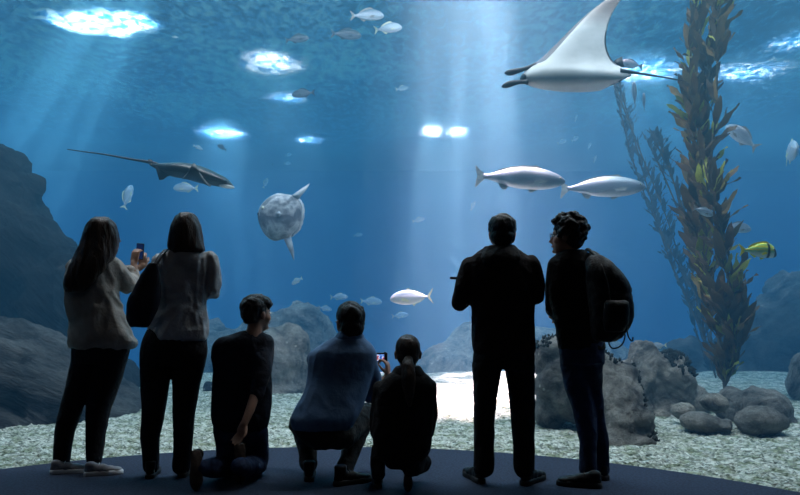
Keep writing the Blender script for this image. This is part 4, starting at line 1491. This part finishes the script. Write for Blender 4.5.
p.wear('trousers', m_grey_tr, [[(322, 420, 30, .135, -.07), (326, 432, 31, .145, -.07), (330, 441, 26, .13, -.06), (332, 447, 18, .09, -.03)]], [thR, shR, thL, shL], amp=.009, freq=10, off=8)
p.shoe(ground(309, 482), (-.1, 1, 0), UP, .27, m_shoe_dark, m_sole_dark, 1)
p.shoe(ground(334, 486), (1, .6, 0), UP, .27, m_shoe_dark, m_sole_dark, 1)


def glasses(p):
    bm = bmesh.new()
    for k in (-1, 1):
        c = [p.H(k * .031 + .021 * math.cos(a), .098 - .004 * abs(math.cos(a)), .002 + .017 * math.sin(a)) for a in [j * math.pi / 8 for j in range(17)]]
        tube(bm, [(v, .0022) for v in c], 6)
        tube(bm, [(p.H(k * .052, .094, .008), .0024), (p.H(k * .078, .05, .006), .0024), (p.H(k * .083, -.01, .0), .0024)], 6)
    tube(bm, [(p.H(-.011, .1, .006), .0022), (p.H(.011, .1, .006), .0022)], 6)
    obj('glasses', bm, m_metal, p.root)


glasses(p)
c = p.q(381, 357, .3)
Mp = mat_from((.06, 1, .03), UP)
ca = empty('compact_camera', c, 'small camera with a glowing colour screen held up by the squatting man', 'camera')
bm = bmesh.new()
rbox(bm, c, (.092, .022, .062), Mp, .005)
obj('case', bm, m_plastic, ca)
m, nt, o = newmat('lit_camera_screen')
tc = N(nt, 'ShaderNodeTexCoord')
no = N(nt, 'ShaderNodeTexNoise', Scale=2.2, Detail=2)
nt.links.new(tc.outputs['Generated'], no.inputs['Vector'])
r = ramp(nt, [(.3, rgb(30, 80, 190)), (.46, rgb(90, 150, 235)), (.54, rgb(245, 245, 255)), (.62, rgb(190, 60, 60)), (.75, rgb(40, 60, 150))])
nt.links.new(no.outputs[0], r.inputs[0])
e = N(nt, 'ShaderNodeEmission', Strength=.9)
nt.links.new(r.outputs[0], e.inputs[0])
nt.links.new(e.outputs[0], o.inputs[0])
bm = bmesh.new()
box(bm, c + Mp @ Vector((-.008, -.0118, -.003)), (.062, .001, .046), Mp)
obj('screen', bm, m, ca, smooth=False)
bm = bmesh.new()
tube(bm, [(c + Mp @ Vector((-.012, .01, 0)), .022), (c + Mp @ Vector((-.012, .03, 0)), .02)], 16)
obj('lens', bm, m_plastic, ca)
bm = bmesh.new()
tube(bm, [(c + Mp @ Vector((.028, 0, .028)), .007), (c + Mp @ Vector((.028, 0, .036)), .007)], 12)
obj('shutter_button', bm, m_metal, ca)

# ---------------- squatting girl with the ponytail
p = Fig(4.30, 405, 'girl with a long ponytail squatting in a dark jacket beside the man with the camera')
p.head(408, 353.5, (0.02, 1), .97, eyes=False)
jk = [(408, 368, 11, .06), (408, 372, 15, .075), (407, 378, 23, .095), (406, 386, 28, .105), (404, 400, 30, .115), (403, 420, 30, .12), (402, 440, 29, .125), (402, 452, 27, .12), (402, 460, 21, .1)]
arm = [(429, 387, 0, 8), (431, 412, .03, 7.6), (428, 432, .07, 7.3), (420, 424, .2, 5.8)]
armB = [(380, 388, 0, 8), (377.5, 412, .03, 7.6), (378, 432, .07, 7.3), (388, 424, .2, 5.8)]
thR, shR = [(411, 455, .0, 11), (422, 462, .2, 10)], [(422, 465, .19, 8.6), (413, 469, .0, 7.2), (408.5, 471, -.04, 5.8)]
thL, shL = [(394, 455, .02, 11), (380, 449, .22, 9)], [(380, 449, .22, 8.5), (378, 463, .1, 7.8), (378, 474, .05, 7.2)]
p.inner([jk], [arm, armB, thR, shR, thL, shL])
for s, a in ((1, (420, 424)), (-1, (388, 424))):
    p.limb(p.body, [(a[0], a[1], .2, 4.2), (a[0] - s * 8, a[1] - 6, .26, 3.4)])
    p.hand(p.q(a[0] - s * 8, a[1] - 6, .26), (-s * .7, .4, .3), (0, .2, -1), s, .82, curl=.6)
p.finish()
p.hair(m_hair_brown, balls=[((0, -.016, .035), (.08, .096, .088)), ((0, -.05, -.02), (.07, .055, .06))],
       chains=[], amp=.004, freq=26, st=(1, 1, .3))
p.hair(m_hair_brown, chains=[[(408, 360, -.095, 5), (408, 366, -.125, 6.5), (408.5, 378, -.15, 7), (409, 392, -.155, 5.5), (409.5, 405, -.15, 2)]], amp=.005, freq=26, st=(1, 1, .2), name='ponytail')
p.wear('jacket', m_dark_jkt, [jk], [arm, armB], amp=.008, freq=8, off=9)
bm = bmesh.new()
p.loft(bm, [(408, 366, 12, .07), (408, 371, 15.5, .08), (408, 376, 19, .085)])
bake('collar', bm, m_dark_jkt, p.root, .009, 2, wrinkle(.004, 14))
p.wear('trousers', m_black, [[(402, 450, 23, .115), (401, 460, 19, .1), (400, 467, 12, .07)]], [thR, shR, thL, shL], amp=.006, off=10)
p.shoe(ground(378, 489), (-.05, 1, 0), UP, .22, m_shoe_dark, m_sole_dark)
g_ = ground(408, 493)
z0 = CH + (HY - 463) / F * g_.y
p.shoe(Vector((g_.x, g_.y, z0)), (0, .06, -1), (-.02, 1, .06), z0 - .003, m_shoe_dark, m_sole_brown, lace=False)

# ---------------- standing man in the jacket
p = Fig(4.45, 503, 'tall man with short dark hair standing in a dark hooded jacket, elbows out')
p.head(502, 234, (0, 1), 1.0, eyes=False)
jk = [(502, 245, 11, .065), (501, 249, 18, .085), (500, 255, 26, .1), (500, 262, 33, .11), (501, 275, 35, .118), (502, 295, 33, .12), (503, 315, 31, .122), (503, 335, 31, .128), (504, 349, 31, .13), (504, 354, 29, .12)]
arm = [(530, 265, 0, 9.8), (536.5, 285, -.02, 8.6), (536, 297, .03, 8.4), (520, 290, .25, 6)]
armB = [(470, 267, 0, 9.8), (463, 288, -.02, 8.6), (459.5, 303, .03, 8.4), (474, 293, .25, 6)]
legL = [(487, 366, 0, 15), (485.5, 395, 0, 12), (484, 425, .01, 10.3), (484, 467, 0, 10.4)]
legR = [(520, 366, 0, 15.3), (522, 395, 0, 13.2), (523, 425, .01, 12), (524, 468, 0, 10.4)]
p.inner([jk], [arm, armB, legL, legR])
p.limb(p.body, [(520, 290, .25, 4.5), (508, 284, .33, 3.8)])
p.hand(p.q(508, 284, .33), (-.7, .3, .2), (0, .5, .8), 1, 1, curl=.8)
p.limb(p.body, [(474, 293, .25, 4.5), (470, 284, .31, 3.8)])
p.hand(p.q(470, 284, .31), (-.1, .3, .6), (.7, .5, .2), -1, 1, curl=.8)
p.finish()
p.hair(m_hair_dark, balls=[((0, -.018, .042), (.088, .098, .086)), ((0, -.05, -.015), (.08, .06, .07)), ((0, .02, .08), (.07, .075, .048)), ((0, -.02, .1), (.05, .06, .03))], amp=.008, freq=24, st=(1, 1, .7))
p.wear('jacket', m_red_jkt, [jk], [arm, armB], amp=.008, freq=8, off=11)
bm = bmesh.new()
p.loft(bm, [(500, 246, 15, .075, -.015), (500, 251, 19, .095, -.03), (500, 257, 20, .07, -.08), (500, 264, 17, .05, -.1), (500, 270, 10, .03, -.105)])
bake('hood', bm, m_dark_jkt, p.root, .01, 2, wrinkle(.007, 10))
p.wear('trousers', m_black, [[(504, 344, 29, .12), (504, 357, 31, .125), (504, 368, 30, .12)]], [legL, legR], amp=.005, off=12)
p.shoe(ground(482, 484), (-.3, 1, 0), UP, .28, m_shoe_dark, m_sole_dark)
p.shoe(ground(523, 486), (.62, .78, 0), UP, .28, m_shoe_dark, m_sole_dark)
c = p.q(461, 278.5, .33)
Mp = mat_from((.1, 1, 0), (.05, .1, 1))
ph = empty('smartphone', c, 'thin black phone held flat at the left side of the standing man in the jacket', 'phone')
bm = bmesh.new()
rbox(bm, c, (.15, .075, .016), Mp, .004)
obj('case', bm, m_plastic, ph)
bm = bmesh.new()
box(bm, c + Mp @ Vector((0, 0, .0085)), (.13, .066, .001), Mp)
obj('screen', bm, plain('dark_screen', rgb(10, 14, 24), .1), ph, smooth=False)

# ---------------- curly-haired man with the backpack
p = Fig(4.47, 585, 'man with curly hair and glasses in dark clothes, arms folded, facing left, backpack on')
p.head(567, 236, (-.86, .5), 1.0)
sh = [(573, 250, 10, .07), (574, 255, 18, .085), (574, 262, 24, .105), (574, 275, 26, .12), (575, 295, 26, .12), (577, 315, 24, .115), (580, 335, 23, .115), (582, 349, 23, .12)]
arm = [(557, 265, -.02, 9), (553, 288, .02, 8), (552.5, 309, .07, 7.6), (566, 305, .22, 6)]
armB = [(592, 267, .05, 9), (594, 292, .13, 8), (586, 312, .2, 7), (566, 312, .26, 5.6)]
legL = [(573, 360, .03, 13.3), (577, 385, .03, 12.4), (584, 410, .03, 11.3), (588, 438, .02, 9.4), (588, 468, 0, 8.8)]
legR = [(592.5, 360, .0, 11.5), (592, 385, .06, 10.5), (594, 412, .09, 10), (600, 440, .11, 8.6), (602, 469, .12, 8)]
p.inner([sh], [arm, armB, legL, legR])
p.limb(p.body, [(566, 312, .26, 4.5), (558, 316, .22, 3.8)])
p.hand(p.q(558, 316, .2), (-.6, -.6, .25), (.3, -.3, -.2), -1, .95, curl=.7)
p.limb(p.body, [(566, 305, .22, 4.5), (580, 300, .24, 3.8)])
p.hand(p.q(580, 300, .24), (.8, .1, .2), (0, -1, 0), 1, .95, curl=.6)
p.finish()
rr = random.Random(3)
curls = []
for _ in range(260):
    a, z = rr.uniform(0, 6.283), rr.uniform(-.55, 1)
    rad = math.sqrt(1 - z * z)
    x, y = rad * math.cos(a), rad * math.sin(a)
    if y > .35 and z < .42:
        continue
    k = rr.uniform(.97, 1.17)
    curls.append(((x * .098 * k, -.012 + y * .102 * k, .04 + z * .098 * k), (rr.uniform(.009, .019),) * 3))
p.hair(m_hair_dark, balls=[((0, -.018, .045), (.09, .1, .092)), ((0, -.05, -.02), (.078, .056, .07))] + curls, amp=.006, freq=40, st=(1, 1, 1), smooth=1, voxel=.008)
glasses(p)
p.wear('shirt', m_black_top, [sh], [arm, armB], amp=.007, freq=8, off=13)
p.wear('jeans', m_jeans, [[(582, 339, 22, .112), (582, 352, 22.5, .118), (583, 363, 21, .112)]], [legL, legR], amp=.006, off=14)
p.shoe(ground(602, 488), (-1, .3, 0), UP, .28, m_shoe_dark, m_sole_dark)
p.shoe(ground(606, 481), (-.2, 1, 0), UP, .28, m_shoe_dark, m_sole_dark)
bk = empty('backpack', p.q(609, 300, -.2), 'bulky black backpack with dangling straps worn by the curly-haired man', 'backpack')
bm = bmesh.new()
YW = -30
p.loft(bm, [(597, 255.5, 6, .03, -.235), (598.5, 261, 11, .065, -.245), (602, 269, 15, .09, -.25), (606, 278, 18, .105, -.25), (609.5, 292, 20, .11, -.25), (611, 308, 20, .115, -.25), (611, 322, 18.5, .11, -.25), (608, 334, 15, .09, -.24), (605, 341, 10, .06, -.24)], e=.8)
bake('pack_body', bm, m_pack, bk, .01, 2, wrinkle(.007, 10, (1, 1, 1)))
bm = bmesh.new()
p.loft(bm, [(616, 300, 9, .03, -.37), (616.5, 305, 11.5, .045, -.375), (616, 320, 11.5, .05, -.37), (614, 332, 9, .03, -.36)], e=.7)
bake('front_pocket', bm, m_pack, bk, .01, 2, wrinkle(.004, 12, (1, 1, 1)))
for pts, r_ in ([[(602, 260, -.2), (598, 255, -.12), (592, 252, -.03), (590, 254, .09), (587, 264, .15), (584, 280, .18)], .011], [[(597, 257, -.22), (592, 252.5, -.13), (588, 249.5, -.02), (585, 251.5, .08), (574, 262, .16), (572, 280, .18)], .011]):
    bm = bmesh.new()
    tube(bm, [(Vector(v), r_) for v in spline([p.q(*k) for k in pts], 4)], 8)
    obj('shoulder_strap', bm, m_pack_trim, bk)
bm = bmesh.new()
tube(bm, [(Vector(v), .0045) for v in spline([p.q(*k, -.3) for k in [(612, 338), (609, 343), (612, 348), (618, 347.5), (623, 343), (625, 336), (624, 330)]], 5)], 7)
obj('webbing_loop', bm, m_pack_trim, bk)
bm = bmesh.new()
tube(bm, [(Vector(v), .0045) for v in spline([p.q(*k, -.32) for k in [(627, 330), (628.5, 337), (632, 341), (633, 337)]], 4)], 7)
obj('loose_strap', bm, m_pack_trim, bk)
for x, y in ((622, 276), (630, 290), (631.5, 304)):
    bm = bmesh.new()
    rbox(bm, p.q(x, y, -.3), (.022, .012, .03), bev=.003)
    obj('buckle', bm, m_plastic, bk)
bm = bmesh.new()
tube(bm, [(Vector(v), .004) for v in spline([p.q(*k) for k in [(601, 264, -.345), (608, 284, -.37), (610, 306, -.375), (608, 328, -.36)]], 4)], 6)
obj('zip', bm, m_pack_trim, bk)
